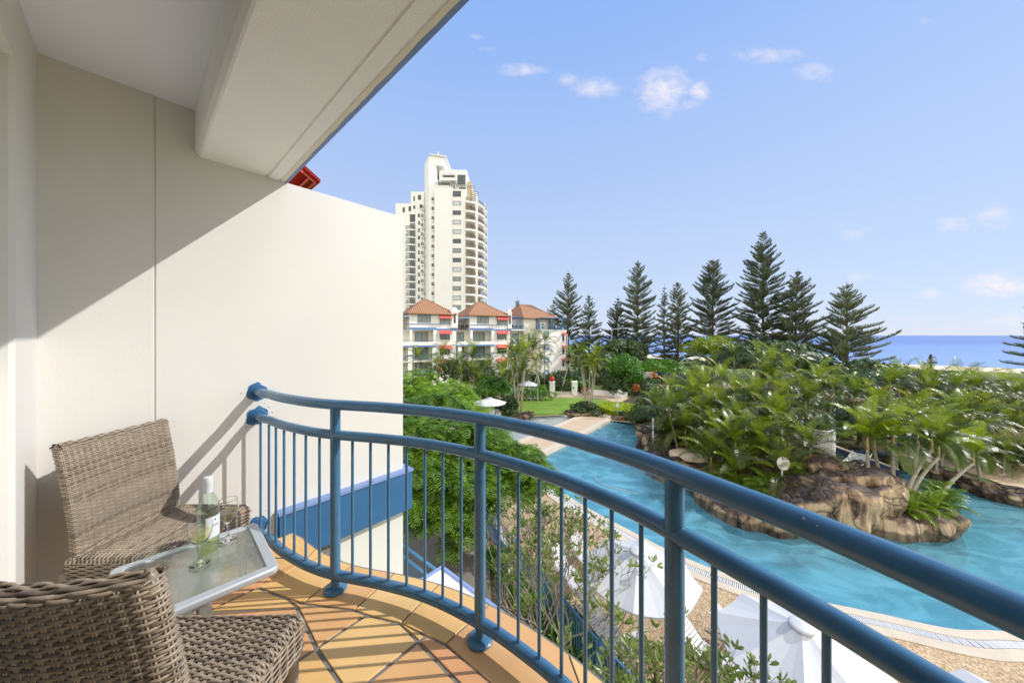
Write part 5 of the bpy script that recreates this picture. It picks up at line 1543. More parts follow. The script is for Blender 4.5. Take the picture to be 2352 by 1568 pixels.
# --- Norfolk pines
def pine(seed, Hh, half, dens=1.0, open_=0.0, ex=.66):
    r_ = random.Random(seed); o = empty('norfolk_pine', (0, 0, 0))
    k = MB(); bend = r_.uniform(-.5, .5)
    def ax(z): t = z/Hh; return Vector((bend*math.sin(t*3), 0, z))
    k.tube([ax(Hh*i/14) for i in range(15)], lambda u: .30*(1-u)+.02, 8); k.build('trunk', M['bark'], o, smooth=True)
    k = MB(); z = Hh*.10; wn_ = 0
    while z < Hh*.985:
        t = z/Hh
        env = half*1.22*(1-t)**ex*(1.0 if t > .22 else .78+1.0*t)*(1+.10*noise.noise(Vector((z*.5, seed, 0))))
        env = max(env, .25)
        nb = 6 if t < .5 else (5 if t < .9 else 4)
        a0 = wn_*.62
        for b_ in range(nb):
            if r_.random() < open_*(1-t*.6): continue
            a = a0+2*PI*b_/nb+r_.uniform(-.35,.35); L = env*r_.uniform(.62, 1.12)
            N_ = 7; el = R(-2+34*t+r_.uniform(-9, 9)); p = ax(z); pts = [p]
            for i in range(N_):
                el2 = el + (i/N_)**2*R(28); d = Vector((math.cos(el2)*math.cos(a), math.cos(el2)*math.sin(a), math.sin(el2)))
                p = p+d*(L/N_); pts.append(p)
            k.tube(pts, lambda u: .055*(1-u)+.012, 3, m=1, cap=False)
            nt_ = max(4, int(L*4.0*dens))
            for j in range(nt_):
                u = .20+.80*(j+.5)/nt_; f_ = u*N_; q_ = min(N_-1, int(f_)); q = pts[q_].lerp(pts[q_+1], f_-q_)
                d, s_, up_ = basis(pts[q_+1]-pts[q_])
                tl = min(1.25, .28+.26*L)*(1.12-.75*u)*r_.uniform(.8, 1.2)
                for sg in (-1, 1):
                    dr = (d*.75+s_*sg*.75+up_*(.28+.2*r_.random())).normalized()
                    e = q+dr*tl*.55; e2 = q+dr*tl+Vector((0,0,tl*.22))
                    w_ = .048+.038*tl
                    k.tube([q, e, e2], lambda v: w_*(1.0 if v > .2 else .55)*(1.1-.75*v), 3, cap=False)
            k.tube([pts[-2], pts[-1], pts[-1]+Vector((0,0,.12))], lambda v: .11*(1-.7*v), 3, cap=False)
        z += (.60+.48*(1-t))*r_.uniform(.7, 1.3); wn_ += 1
    k.tube([ax(Hh*.97), ax(Hh)+Vector((0,0,.5))], .05, 3)
    k.build('crown', [M['pine'], M['bark']], o)
    return o
pin = [(1305,626,78,60,.20,'slender pine standing just right of the end block of flats'),
       (1272,690,84,42,.25,'short pine half hidden behind the end block roof'),
       (1352,677,76,45,.15,'narrow open pine second from the flats'),
       (1421,684,78,50,.10,'shorter pine at the left foot of a taller one, above the pandanus'),
       (1465,603,76,58,.12,'tall open pine with a bare lower trunk, left of centre'),
       (1527,656,84,34,.35,'thin sparse pine leaning beside a fuller one'),
       (1554,650,78,48,.08,'bushy pine to the right of the thin sparse pine'),
       (1638,600,72,66,.0,'broad dense pine with a rounded top, left of the tallest'),
       (1752,533,66,84,.0,'tallest pine of the row, pointed and very dense'),
       (1833,624,62,82,.04,'dark pine with long drooping branches right of the tallest'),
       (1945,654,58,92,.02,'pine at the right end of the row with wide tiered branches over the sea'),
       (2425,640,52,70,.05,'pine at the right frame edge with only its branch tips showing'),
       (1187,687,96,32,.1,'distant pine top showing between two terracotta roofs'),
       (1375,771,100,16,.0,'small young pine in front of the sea')]
for i, (x, y, Y, hw, op, lab) in enumerate(pin):
    Hh = H+(770-y)/FX*Y; o = pine(40+i, Hh, hw/FX*Y, 1.0 if Y < 90 else .7, op, .46 if i == 7 else (.55 if i in (4, 6) else .66)); o.location = ((x-1176)/FX*Y, Y, 0)
    tag(o, lab, 'pine tree', 'pines along the esplanade')
# --- feathery shade tree next to the wall
def feather_tree(name, cx, cy, lumps, ztop, seed, lab, trunkpts, sprays=60, sl=.52):
    r_ = random.Random(seed); o = empty(name, (cx, cy, 0), 0, lab, 'tree'); k = MB()
    for (x, y, z, rx, rz) in lumps:
        ncl = max(5, int(sprays*rx*rx*.17/(sl*sl)*.62))
        for c_i in range(ncl):
            a = r_.random()*2*PI; e = r_.uniform(-.5, 1)
            rr = math.sqrt(max(0, 1-e*e)); d = Vector((rr*math.cos(a), rr*math.sin(a), e))
            cc = Vector((x, y, z))+Vector((d.x*rx, d.y*rx, d.z*rz))*r_.uniform(.70, 1.02)
            tilt = Vector((d.x*.55, d.y*.55, .75+.3*e)).normalized(); _, ta, tb_ = basis(tilt, Vector((.3, .2, 1)))
            nf_ = r_.randint(8, 12); ph = r_.random()*6
            for q_i in range(nf_):
                th = ph+2*PI*q_i/nf_+r_.uniform(-.25, .25); out_ = ta*math.cos(th)+tb_*math.sin(th)
                el = R(r_.uniform(5, 40)); L = sl*r_.uniform(.75, 1.15); pts = [cc]; p = cc
                for s_ in range(4):
                    dd = (out_*math.cos(el)+tilt*math.sin(el)); p = p+dd*L/4-Vector((0, 0, .008*s_)); pts.append(p); el -= .42
                for s_ in range(7):
                    f_ = (.12+.88*s_/7)*4; m_ = min(3, int(f_)); c_ = pts[m_].lerp(pts[m_+1], f_-m_); d2_, sd_, up_ = basis(pts[m_+1]-pts[m_])
                    l = L*.34*math.sin(PI*(.20+.78*s_/7)); w_ = d2_*(L*.052)
                    for sg in (-1, 1):
                        tip = c_+(sd_*sg+d2_*.55-up_*.12).normalized()*l
                        k.add([c_-w_*.6, c_+w_*.6, tip+w_*.8, tip-w_*.8], [(0,1,2,3)])
    k.build('crown', M['poinc'], o)
    for tp in trunkpts:
        b_ = MB(); b_.tube([Vector(p) for p in tp[1:]], lambda u: tp[0]*(1-.75*u), 8)
        b_.build('trunk' if tp[0] > .12 else 'limb', M['bark'], o, smooth=True)
    return o
def lumpset(items):   # (survey x, y, distance, radius) -> local lumps around first
    return [(at(x, y, Y), r) for x, y, Y, r in items]
ls = lumpset([(960,1000,13.5,1.5),(1040,1010,13.8,1.5),(1110,1030,14,1.4),(1180,1060,13.6,1.2),(1230,1090,13.4,.95),(1255,1120,13.2,.55),(985,1080,12.8,1.3),(1060,1100,12.6,1.3),(1130,1110,12.8,1.1),(1185,1130,12.7,.7),
              (975,1160,12.0,1.0),(1040,1190,11.8,1.0),(1060,1240,11.6,.6),(945,1060,13.2,1.2),(1200,1090,14.2,1.0),(1130,1060,15,1.4),(1010,950,16,1.5),(1100,1000,15.5,1.4),(930,960,15,1.7),(1120,1170,12.4,.45),(935,1190,12,.8)])
c0_ = ls[7][0]; cx, cy = c0_.x-.4, c0_.y+.6
feather_tree('feathery_tree', cx, cy, [(p.x-cx, p.y-cy, p.z, r, r*.62) for p, r in ls], 6, 3, 'big bright green feathery leaved tree just outside the railing beside the cream wall',
             [(.2, (0,0,-.1), (.1,.1,1.5), (0,.2,3.2), (-.2,.4,4.6)), (.11, (.1,.1,1.6), (.9,-.3,2.8), (1.5,-.2,3.6)), (.10, (.1,.1,1.4), (-.8,-.3,2.8), (-1.5,-.2,4.2)), (.09, (0,.2,2.6), (.8,.9,3.9), (1.2,1.4,4.8)), (.08, (.1,.1,1.8), (.3,-.8,2.9), (.3,-1.3,3.6))], sprays=80, sl=.62)
ls = lumpset([(940,890,26,2.4),(985,895,26,2.2),(1030,905,25,2.0),(1065,925,24,1.4),(1000,925,23,2.2),(940,930,23,2.4),(1050,945,22,1.5),(1085,940,24,.8)])
c0_ = ls[1][0]; cx, cy = c0_.x, c0_.y
feather_tree('feathery_tree', cx, cy, [(p.x-cx, p.y-cy, p.z, r, r*.6) for p, r in ls], 6, 9, 'farther feathery leaved tree whose rounded top shows above the handrail by the wall',
             [(.25, (0,0,-.1), (.2,.1,2), (0,.2,4))], sprays=26, sl=.75)
# --- sparse frangipani-like shrubs behind the balusters
def bare_shrub(name, loc, h, seed, lab, spread=.55, depth=5, leaf_s=.17, thick=.035, nst=5, dens=1.0):
    r_ = random.Random(seed); o = empty(name, loc, 0, lab, 'shrub'); k = MB(); lf = MB()
    def leaf(p, d):
        l = leaf_s*r_.uniform(.65, 1.2); w_ = l*.17; _, a_, b_ = basis(d)
        th = r_.random()*6.28; s_ = a_*math.cos(th)+b_*math.sin(th); n_ = d.cross(s_)
        m1 = p+d*l*.35; m2 = p+d*l*.75-Vector((0,0,.01)); e = p+d*l-Vector((0,0,.03))*r_.random(); c1 = n_*w_*.35
        lf.add([p, m1+s_*w_*.75+c1, m2+s_*w_+c1, e, m2-s_*w_+c1, m1-s_*w_*.75+c1, m1, m2], [(0,1,6),(1,2,7,6),(2,3,7),(3,4,7),(4,5,6,7),(5,0,6)])
    def grow(p, d, L, r, lev):
        q = p; pts = [p]
        dd = d
        for i in range(3):
            dd = (dd+Vector((r_.uniform(-.25,.25), r_.uniform(-.25,.25), r_.uniform(-.05,.25)))).normalized(); q = q+dd*L/3; pts.append(q)
        k.tube(pts, lambda u: r*(1-.3*u), 5 if r > .012 else 4, cap=False)
        if lev <= 0:
            for i in range(r_.randint(2, 6) if r_.random() < dens else 0):
                a = r_.random()*6.28; v = (dd*.7+Vector((math.cos(a), math.sin(a), .2))*.75).normalized(); leaf(q, v)
            return
        if lev <= 2 and r_.random() < .5*dens:
            leaf(pts[2], (dd+Vector((r_.uniform(-1,1), r_.uniform(-1,1), .2))).normalized())
        for i in range(2 if r_.random() < .62 else 3):
            a = r_.random()*6.28; nd_ = (dd+Vector((math.cos(a), math.sin(a), .15))*spread).normalized()
            grow(q, nd_, L*r_.uniform(.62, .86), r*.68, lev-1)
    for i in range(nst):
        a = 2*PI*i/nst+r_.random(); d = Vector((math.cos(a)*.45, math.sin(a)*.45, 1)).normalized()
        grow(Vector((math.cos(a)*.1, math.sin(a)*.1, -.05)), d, h*.27, thick, depth)
    k.build('branches', M['twig'], o, smooth=True); lf.build('leaves', M['frangi'], o)
    return o
def shr(x, y, Y, ztop): p = at(x, y, Y); return (p.x, p.y, 0)
bare_shrub('bare_shrub', (.75,9.9,0), 4.3, 2, 'twiggy grey branched shrub with sparse leaves left of the umbrella, under the feathery tree', nst=6, depth=5, leaf_s=.19, dens=.55)
bare_shrub('bare_shrub', (1.75,9.0,0), 3.9, 12, 'twiggy shrub with long thin leaves between the feathery tree and the first umbrella', nst=5, depth=5, leaf_s=.21, dens=.6)
bare_shrub('bare_shrub', (2.0,5.5,0), 3.75, 5, 'tall leafy tipped shrub right behind the third post of the railing', nst=6, leaf_s=.19, thick=.03, dens=.75)
bare_shrub('bare_shrub', (3.55,5.6,0), 3.55, 23, 'leafy tipped shrub in the lower centre right, in front of the second umbrella', nst=6, leaf_s=.19, thick=.03, dens=.75)
# strappy dark planting along the fence
k = MB(); r_ = random.Random(6)
def bedpt():
    t = r_.random(); a = Vector((-2.6,19,0)).lerp(Vector((-.9,13.5,0)), t*2) if t < .3 else Vector((-.9,13.5,0)).lerp(Vector((3.4,6.6,0)), (t-.3)/.7)
    return a+Vector((r_.uniform(-.35,.95), r_.uniform(-.35,.6), 0))
for i in range(5200):
    p = bedpt(); a = r_.random()*6.28; L = r_.uniform(.35, .75); el = R(r_.uniform(35, 80)); d = Vector((math.cos(a), math.sin(a), 0)); up_ = Vector((0,0,1)); w_ = Vector((-d.y, d.x, 0))*.018
    m1 = p+d*math.cos(el)*L*.5+up_*math.sin(el)*L*.55; e = p+d*math.cos(el)*L*1.1+up_*math.sin(el)*L*.6
    k.add([p-w_, p+w_, m1+w_, m1-w_, e], [(0,1,2,3),(3,2,4)])
tag(k.build('ground_cover', M['bush']), 'dense strappy green planting along the blue garden fence', 'plants', kind='stuff')
# ================================================================ POOL ROCKWORK AND FURNITURE
def rockmass(parent, name, outline, z0, h, seed, flute=.22, ledge=.9, top=.10, n=120, hfun=None, sm=True):
    # walls rise from the outline, fluted and undercut, top rolls in to the middle
    P = smooth_line([(x, y) for x, y in outline], max(3, n//len(outline)), closed=True); n = len(P)
    if area([(p.x, p.y) for p in P]) < 0: P = P[::-1]
    c_ = sum(P, Vector((0,0,0)))/n; rows = []
    ux = 0; per = [0]
    for i in range(1, n): per.append(per[-1]+(P[i]-P[i-1]).length)
    levels = [(0, 0), (.12, -.02), (.3, .03), (.5, 0.06), (.7, .10), (.86, .10), (.96, .03), (1.0, -.12), (1.02, -.35), (1.0, -.7), (.98, -1.2)]
    inw = [.0]*6
    vs = []
    for li, (lz, lo) in enumerate(levels):
        for i, p in enumerate(P):
            t = (P[(i+1) % n]-P[i-1]); t.normalize(); nn = Vector((t.y, -t.x, 0))
            hh = h*(1+.16*noise.noise(Vector((p.x*.5, p.y*.5, seed))))
            if hfun: hh = hfun(p.x, p.y)*(1+.08*noise.noise(Vector((p.x*.8, p.y*.8, seed))))
            w1 = noise.noise(Vector((per[i]*.9, lz*.4, seed*3.1))); w2 = noise.noise(Vector((per[i]*2.6, lz*1.2, seed*1.7))); w3 = noise.noise(Vector((p.x*1.1, p.y*1.1, lz*1.5+seed)))
            cr = -abs(w2)**.5*.16
            o_ = lo + (flute*(w1*.8+w3*.6)+cr*flute*2) * (1 if lz <= .96 else .6)
            q = p+nn*o_
            if lo < -.3: q = q.lerp(c_, min(.85, (-lo-.3)*.45))
            z = z0+(hh-z0)*lz + (top*noise.noise(Vector((p.x*1.3, p.y*1.3, seed+li))) if lz > .9 else 0)
            vs.append(q.xyz if False else Vector((q.x, q.y, z)))
    L = len(levels); ctr = Vector((c_.x, c_.y, (hfun(c_.x, c_.y) if hfun else h)*.97)); vs.append(ctr)
    fs = []
    for l in range(L-1):
        for i in range(n): j = (i+1) % n; fs.append((l*n+i, l*n+j, (l+1)*n+j, (l+1)*n+i))
    for i in range(n): fs.append(((L-1)*n+i, (L-1)*n+(i+1) % n, L*n))
    k = MB(); k.add([v-parent.location for v in vs] if parent else vs, fs)
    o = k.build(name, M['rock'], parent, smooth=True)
    sb = o.modifiers.new('sub', 'SUBSURF'); sb.levels = 1; sb.render_levels = 1
    for nm_, sz, st in (('big', 1.1, .25), ('small', .28, .10), ('facet', .8, -.42)):
        tx_ = bpy.data.textures.get('rock_'+nm_) or bpy.data.textures.new('rock_'+nm_, 'VORONOI' if nm_ == 'facet' else 'CLOUDS'); tx_.noise_scale = sz
        if nm_ != 'facet': tx_.noise_depth = 3
        dm = o.modifiers.new(nm_, 'DISPLACE'); dm.texture = tx_; dm.strength = st; dm.mid_level = .5; dm.texture_coords = 'GLOBAL'
    return o
isl_o = empty('rock_island', (15, 18, 0), 0, 'sculpted brown artificial rock island with dark cracked tops in the pool', 'rock')
# rear body under the grove
rockmass(isl_o, 'rock_body', [(10.2,24.6),(9.4,23.4),(10.8,21.6),(12.6,20.6),(15,19.6),(18,19.5),(21,20.4),(23,23),(22,27),(18,30),(14,30.5),(11.5,29),(10.9,26.6)], -1.4, .75, 3, n=140)
rockmass(isl_o, 'rock_ledge', [(9.0,21.4),(10.0,20.0),(11.2,19.6),(12.6,19.9),(12.8,21.0),(11.2,22.0),(9.6,22.2)], -1.4, .45, 5, n=70)
rockmass(isl_o, 'rock_cliff', [(10.0,17.6),(10.6,15.9),(12.2,15.15),(14.2,14.9),(16.2,14.9),(18.0,15.2),(19.0,16.2),(19.2,18.0),(18.2,19.4),(15,19.9),(12,19.4),(10.4,18.9)], -1.4, 1.7, 7, flute=.34, n=190,
         hfun=lambda x, y: .55+1.45*max(0, min(1, (x-10.8)/4.5))*(1.0 if y < 18.0 else .7))
rockmass(isl_o, 'rock_point', [(16.6,15.1),(18.2,14.75),(19.6,14.75),(20.8,15.2),(21.5,16.2),(21.6,17.6),(20.6,18.8),(18.6,18.8),(17.2,17.4)], -1.4, .78, 9, flute=.22, n=110)
rockmass(isl_o, 'overhang_boulder', [(15.6,16.6),(16.4,15.55),(17.6,15.5),(18.3,16.1),(18.4,17.3),(17.4,18.2),(16.1,18.0)], .6, 2.35, 13, flute=.30, n=70)
rockmass(isl_o, 'upper_boulder', [(17.8,18.2),(18.6,17.4),(19.7,17.6),(20.2,18.8),(19.6,20.2),(18.4,20.3)], .2, 1.75, 15, flute=.3, n=60)
rockmass(isl_o, 'cave_boulder', [(16.6,19.2),(17.2,18.4),(18.0,18.5),(18.5,19.4),(18.0,20.3),(17.0,20.2)], .2, 2.3, 17, flute=.3, n=50)
# rim rocks
def rim(name, lab, pts, h, w, seed, z0=-1.4):
    o = empty(name, (pts[0][0], pts[0][1], 0), 0, lab, 'rock')
    P = smooth_line(pts, 4); a = offset_line(P, w/2); b_ = offset_line(P, -w/2)
    rockmass(o, 'boulder', [(p.x, p.y) for p in a]+[(p.x, p.y) for p in b_[::-1]], z0, h, seed, flute=.16, n=120, top=.12)
    return o
rim('rim_rock', 'low brown rock edging on the far right side of the pool', [(30,15),(28.6,17.2),(27.2,18.6),(27.6,20.6),(26.8,23.8),(23.8,28.2)], .38, 1.1, 21)
rim('rim_rock', 'dark rock edging running from the bridge end towards the spa', [(10.7,35.6),(12.2,35.3),(14,34.6),(15.2,33.6)], .30, .8, 23)
rim('rim_rock', 'low brown rock at the foot of the pale stemmed palm clump', [gp(1303,950)[:2], gp(1325,957)[:2], gp(1350,954)[:2]], .42, .7, 25, -.4)
rim('rim_rock', 'low brown rock left of the shallow pool beneath the left palms', [gp(1180,962)[:2], gp(1205,960)[:2], gp(1216,953)[:2]], .42, .7, 27, -.4)
rim('rim_rock', 'large dark brown boulder where the island meets the spa channel', [(10.9,26.3),(12.0,27.2),(13.2,27.4)], 1.2, 1.7, 29)
# spa
sp_c = gp(1522,984); spa = empty('spa_pool', (sp_c.x, sp_c.y, 0), 0, 'round bubbling spa pool with a brown rock rim', 'spa pool')
k = MB(); n = 64; prof = [(2.0,-1.4),(2.05,-.2),(2.1,.18),(1.95,.40),(1.65,.44),(1.5,.36),(1.45,.1)]; vs = []
for r_, z in prof:
    for i in range(n):
        a = 2*PI*i/n; q = 1+.06*noise.noise(Vector((math.cos(a)*3, math.sin(a)*3, z))); vs.append((r_*q*1.25*math.cos(a), r_*q*math.sin(a), z+.06*noise.noise(Vector((math.cos(a)*4, math.sin(a)*4, 5)))))
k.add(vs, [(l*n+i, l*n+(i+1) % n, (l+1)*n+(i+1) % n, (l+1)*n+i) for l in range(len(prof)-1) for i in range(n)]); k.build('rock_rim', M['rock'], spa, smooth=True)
k = MB(); k.add([(1.9*math.cos(2*PI*i/48), 1.5*math.sin(2*PI*i/48), .2) for i in range(48)], [tuple(range(48))]); k.build('water', M['spa_water'], spa)
# sandy slide landing
k = MB(); pp_ = [(11.0,23.2),(11.2,22.0),(13.0,21.4),(15.2,21.2),(17.0,21.6),(17.4,22.4),(15.5,23.6),(12.6,23.9)]
k.prism([(p.x, p.y) for p in smooth_line(pp_, 5, closed=True)], .7, .90); sl = k.build('sand_patch', M['sand']); tag(sl, kind='structure')
# slide, walls, fences behind the rocks
sw = empty('slide_wall', at(1885,1040,20.5)-Vector((0,0,.5)), 0, 'tall white curved wall beside the water slide between the palms', 'wall'); o_ = -sw.location
k = MB(); a = at(1868,1080,20.3); b_ = at(1908,1080,20.6); top = H-(985-770)/FX*20.4
arc = [Vector((a.x+(b_.x-a.x)*t, a.y-.5*math.sin(PI*t), 0)) for t in [i/8 for i in range(9)]]
k.prism([(p.x+o_.x, p.y+o_.y) for p in arc]+[(p.x+o_.x, p.y+.25+o_.y) for p in arc[::-1]], o_.z+.3, top+o_.z); k.build('wall', M['white'], sw)
nv = empty('navy_wall', at(1960,1050,21), 0, 'long dark navy wall with a pale coping running behind the rocks', 'wall'); o_ = -nv.location
a, b_ = at(1903,1020,20.8), at(2062,1078,19.6); 
k = MB(); d_ = Vector((b_.x-a.x, b_.y-a.y, 0)).normalized(); nn = Vector((-d_.y, d_.x, 0))*.12
for (za, zb_, m_, e) in ((None, 0, 0, 0), (None, 1, 1, .03)):
    pts = [(a, a.z), (b_, b_.z)]
    if m_ == 0: lo = [Vector((a.x, a.y, .3)), Vector((b_.x, b_.y, .3))]; hi = [a, b_]
    else: lo = [a+Vector((0,0,.002)), b_+Vector((0,0,.002))]; hi = [a+Vector((0,0,.08)), b_+Vector((0,0,.08))]
    w_ = nn*(1+e*8)
    vs = [lo[0]-w_, lo[1]-w_, lo[1]+w_, lo[0]+w_, hi[0]-w_, hi[1]-w_, hi[1]+w_, hi[0]+w_]
    k.add([v+o_ for v in vs], [(0,3,2,1),(4,5,6,7),(0,1,5,4),(1,2,6,5),(2,3,7,6),(3,0,4,7)], m_)
k.build('wall', [M['navy'], M['coping']], nv)
sd_ = empty('water_slide', at(1955,1070,19.6), 0, 'white fibreglass water slide chute end set among the rocks', 'slide'); o_ = -sd_.location
k = MB(); A0, A1, B0, B1 = at(1930,1098,18.2), at(1980,1082,18.0), at(1978,1040,18.8), at(1985,1055,18.4)
sec = lambda c_, w_, d2: [c_+d2*w_*math.cos(t)+Vector((0,0,-.0+w_*.75*(1-math.sin(t)))) for t in [PI*i/10 for i in range(11)]]
path_ = [at(1925,1092,18.0), at(1948,1082,18.3), at(1968,1068,18.8), at(1980,1050,19.6)]
prev = None
for i, c_ in enumerate(path_):
    r1 = sec(c_, .42, Vector((.75,-.66,0)))
    if prev:
        for j in range(10): k.quad(prev[j]+o_, prev[j+1]+o_, r1[j+1]+o_, r1[j]+o_)
    prev = r1
so_ = k.build('chute', M['shell'], sd_, smooth=True); md = so_.modifiers.new('th', 'SOLIDIFY'); md.thickness = .04
k = MB(); k.tube([at(1955,1040,19.4)+o_, at(1990,1045,19.2)+o_], .03, 6); k.tube([at(1955,1052,19.3)+o_, at(1990,1046,19.2)+o_], .03, 6); k.build('hand_rail', M['white_plastic'], sd_)
def fence(name, p, q, h, lab, matn='blue_metal', step=.12, cat='fence', z0=0.0):
    p = Vector(p); q = Vector(q); o = empty(name, (p.x, p.y, z0), math.atan2(q.y-p.y, q.x-p.x), lab, cat); L = math.hypot(q.x-p.x, q.y-p.y)
    k = MB(); k.box(0, -.02, h-.04, L, .02, h); k.box(0, -.015, .08, L, .015, .12); k.build('rail', M[matn], o)
    k = MB(); n = int(L/step)
    for i in range(1, n): x = L*i/n; k.box(x-.008, -.008, .12, x+.008, .008, h-.04)
    k.build('bars', M[matn], o)
    for i in range(int(L/2.4)+1):
        x = L*i/max(1, int(L/2.4)); k = MB(); k.box(x-.03, -.03, 0, x+.03, .03, h+.03); k.build('post', M[matn], o)
    return o
fence('pool_fence', at(1955,1040,24), at(2030,1040,23.5), 1.2, 'dark blue pool fence behind the navy wall', z0=at(1955,1040,24).z-1.0)
fence('pool_fence', at(2030,1040,23.5), at(2075,1000,27), 1.2, 'dark blue pool fence turning away behind the island point palms', z0=at(1955,1040,24).z-1.0)
fence('garden_fence', (-2.2,17.2,0), (2.2,8.45,0), 1.25, 'dark blue metal garden fence running through the planting below the railing', step=.11)
fence('garden_fence', (2.25,8.35,0), (4.6,4.6,0), 1.25, 'blue garden fence section nearest the balcony edge', step=.11)
fence('boundary_fence', gp(1340,906), gp(1470,908), 1.5, 'black boundary fence right of the gate pillars', 'dark_metal')
fence('entrance_gate', gp(1275,902), gp(1313,903), 1.45, 'black metal entrance gate between the white pillars', 'dark_metal', cat='gate')
fence('boundary_fence', gp(1225,902), gp(1262,904), 1.4, 'black boundary fence left of the gate pillars', 'dark_metal')
def simple_wall(name, pts, h, t, lab, m='white', z0=0, cat='wall'):
    P = [Vector((p[0], p[1], 0)) for p in pts]; P = smooth_line(P, 4); o = empty(name, P[0], 0, lab, cat)
    k = MB(); band(k, [p-P[0] for p in P], -t/2, t/2, z0, h); k.build('wall', M[m], o); return o
simple_wall('garden_wall', [gp(1118,907), gp(1170,905), gp(1222,903), gp(1258,903.5)], .85, .25, 'low white garden wall behind the lawn and left palms')
simple_wall('garden_wall', [gp(1344,905), gp(1400,909), gp(1418,913), gp(1440,912)], .75, .25, 'low white garden wall right of the entrance steps')
simple_wall('garden_kerb', [(-1.9,20.0), (-.4,14.6), (.64,12.15), (2.9,9.02), (4.4,7.0)], .12, .22, 'white kerb between the garden bed and the pebble terrace', cat='kerb')
for x0, lab in ((1268,'left'), (1319.5,'right')):
    p = gp(x0, 909); o = empty('gate_pillar', p, 0, 'white square gate pillar, the '+('left one with a red pot on top' if lab == 'left' else 'right one behind the palm stems with a small blue sign'), 'pillar')
    k = MB(); k.bbox(-.38, -.38, 0, .38, .38, 2.05, .03); k.bbox(-.44, -.44, 2.051, .44, .44, 2.17, .02); k.build('pillar', M['white'], o)
    if lab == 'right': k = MB(); k.box(-.34, -.40, 1.1, -.12, -.381, 1.45); k.build('sign', M['apt_blue'], o)
p = gp(1268, 909); ur = empty('red_pot', (p.x, p.y, 2.17), 0, 'glossy red pot standing on the left gate pillar', 'pot')
k = MB(); k.lathe([(.16,0),(.34,.18),(.40,.42),(.30,.66),(.22,.72),(.28,.80),(.24,.80),(.18,.72)], n=20); k.build('pot_body', M['terracotta_red'], ur, smooth=True)
k = MB(); r_ = random.Random(2)
for i in range(160): 
    a = r_.random()*6.28; rr = r_.random()*.5; q = Vector((rr*math.cos(a), rr*math.sin(a), .82+r_.random()*.25)); k.add([q, q+Vector((.08,0,.04)), q+Vector((.05,.06,.06))], [(0,1,2)])
k.build('plant', M['bush'], ur)
# semicircular steps
p = gp(1294, 908); st = empty('entrance_steps', p, 0, 'pale semicircular steps in front of the entrance gate', 'steps')
for i, (r_, z) in enumerate(((3.1,.15),(2.6,.30),(2.1,.45))):
    k = MB(); k.prism([(r_*math.cos(a), -.9*r_*math.sin(a)+1.2) for a in [PI*j/24 for j in range(25)]][::-1], z-.15, z); k.build('step', M['coping'], st)
for (x, y, lab) in ((1253,908,'pale planter pot left of the entrance steps'), (1342,907,'pale planter with orange flowers right of the gate')):
    p = gp(x, y); o = empty('planter_pot', p, 0, lab, 'planter'); k = MB(); k.lathe([(.28,0),(.36,.1),(.45,.6),(.48,.62),(.46,.66),(.38,.62)], n=18); k.build('pot_body', M['pot'], o, smooth=True)
    k = MB(); r_ = random.Random(int(x)); orange = x > 1300
    for i in range(420):
        d = Vector((r_.gauss(0,1), r_.gauss(0,1), abs(r_.gauss(0,1)))).normalized()*r_.uniform(.3,.62); q = d+Vector((0,0,.62)); l = .09; k.add([q, q+Vector((l,0,l*.4)), q+Vector((l*.4,l*.6,l))], [(0,1,2)])
    k.build('plant', M['orange_leaf' if orange else 'bush'], o)
# sun loungers
def make_lounger():
    o = empty('sun_lounger', (0,0,0))
    k = MB()
    for y in (-.30, .30): k.bbox(-.95, y-.02, .28, .95, y+.02, .34, .008)
    k.build('frame', M['white_plastic'], o)
    k = MB()
    for i in range(13): x = -.93+i*.095; k.bbox(x, -.28, .342, x+.075, .28, .358, .004)
    k.build('seat_slats', M['white_plastic'], o)
    k = MB(); Mx = Matrix.Translation((.32,0,.35)) @ Matrix.Rotation(-R(38), 4, 'Y')
    for i in range(8): x = i*.095; k.bbox(x, -.29, -.008, x+.078, .29, .008, .004, M=Mx)
    k.box(0, -.30, -.02, .76, -.27, -.009, M=Mx); k.box(0, .27, -.02, .76, .30, -.009, M=Mx)
    k.build('backrest', M['white_plastic'], o)
    for x in (-.85, .75):
        for y in (-.30, .30): k = MB(); k.bbox(x-.03, y-.025, 0, x+.03, y+.025, .279, .006); k.build('leg', M['white_plastic'], o)
    return o
lg = make_lounger(); used = [0]
def lounger(x, y, rz, lab, z=0.0):
    o = lg if not used[0] else copy_tree(lg); used[0] = 1; o.location = (x, y, z); o.rotation_euler = (0, 0, rz); tag(o, lab, 'sun lounger', 'white slatted sun loungers')
p = gp(1218, 918); lounger(p.x, p.y, 1.3, 'white slatted lounger on the lawn, left one of the pair near the gate')
p = gp(1234, 918); lounger(p.x, p.y, 1.25, 'white slatted lounger on the lawn, right one of the pair near the gate')
p = gp(1128, 962); lounger(p.x, p.y, 1.5, 'white lounger behind the handrail left of the dark shrub, the left one'); p = gp(1143, 960); lounger(p.x, p.y, 1.5, 'white lounger behind the handrail close beside the dark shrub')
lounger(5.35, 8.95, 2.2, 'white slatted lounger between the first and second umbrella', .02); lounger(6.6, 9.2, 2.2, 'white slatted lounger partly under the second umbrella', .02)
lounger(2.7, 9.9, 2.0, 'white lounger under the first umbrella near the twiggy shrub', .02); lounger(2.9, 12.9, 2.0, 'white lounger on the terrace beyond the first umbrella', .02)
lounger(2.0, 12.2, 2.0, 'white lounger by the terrace edge under the feathery tree', .02)
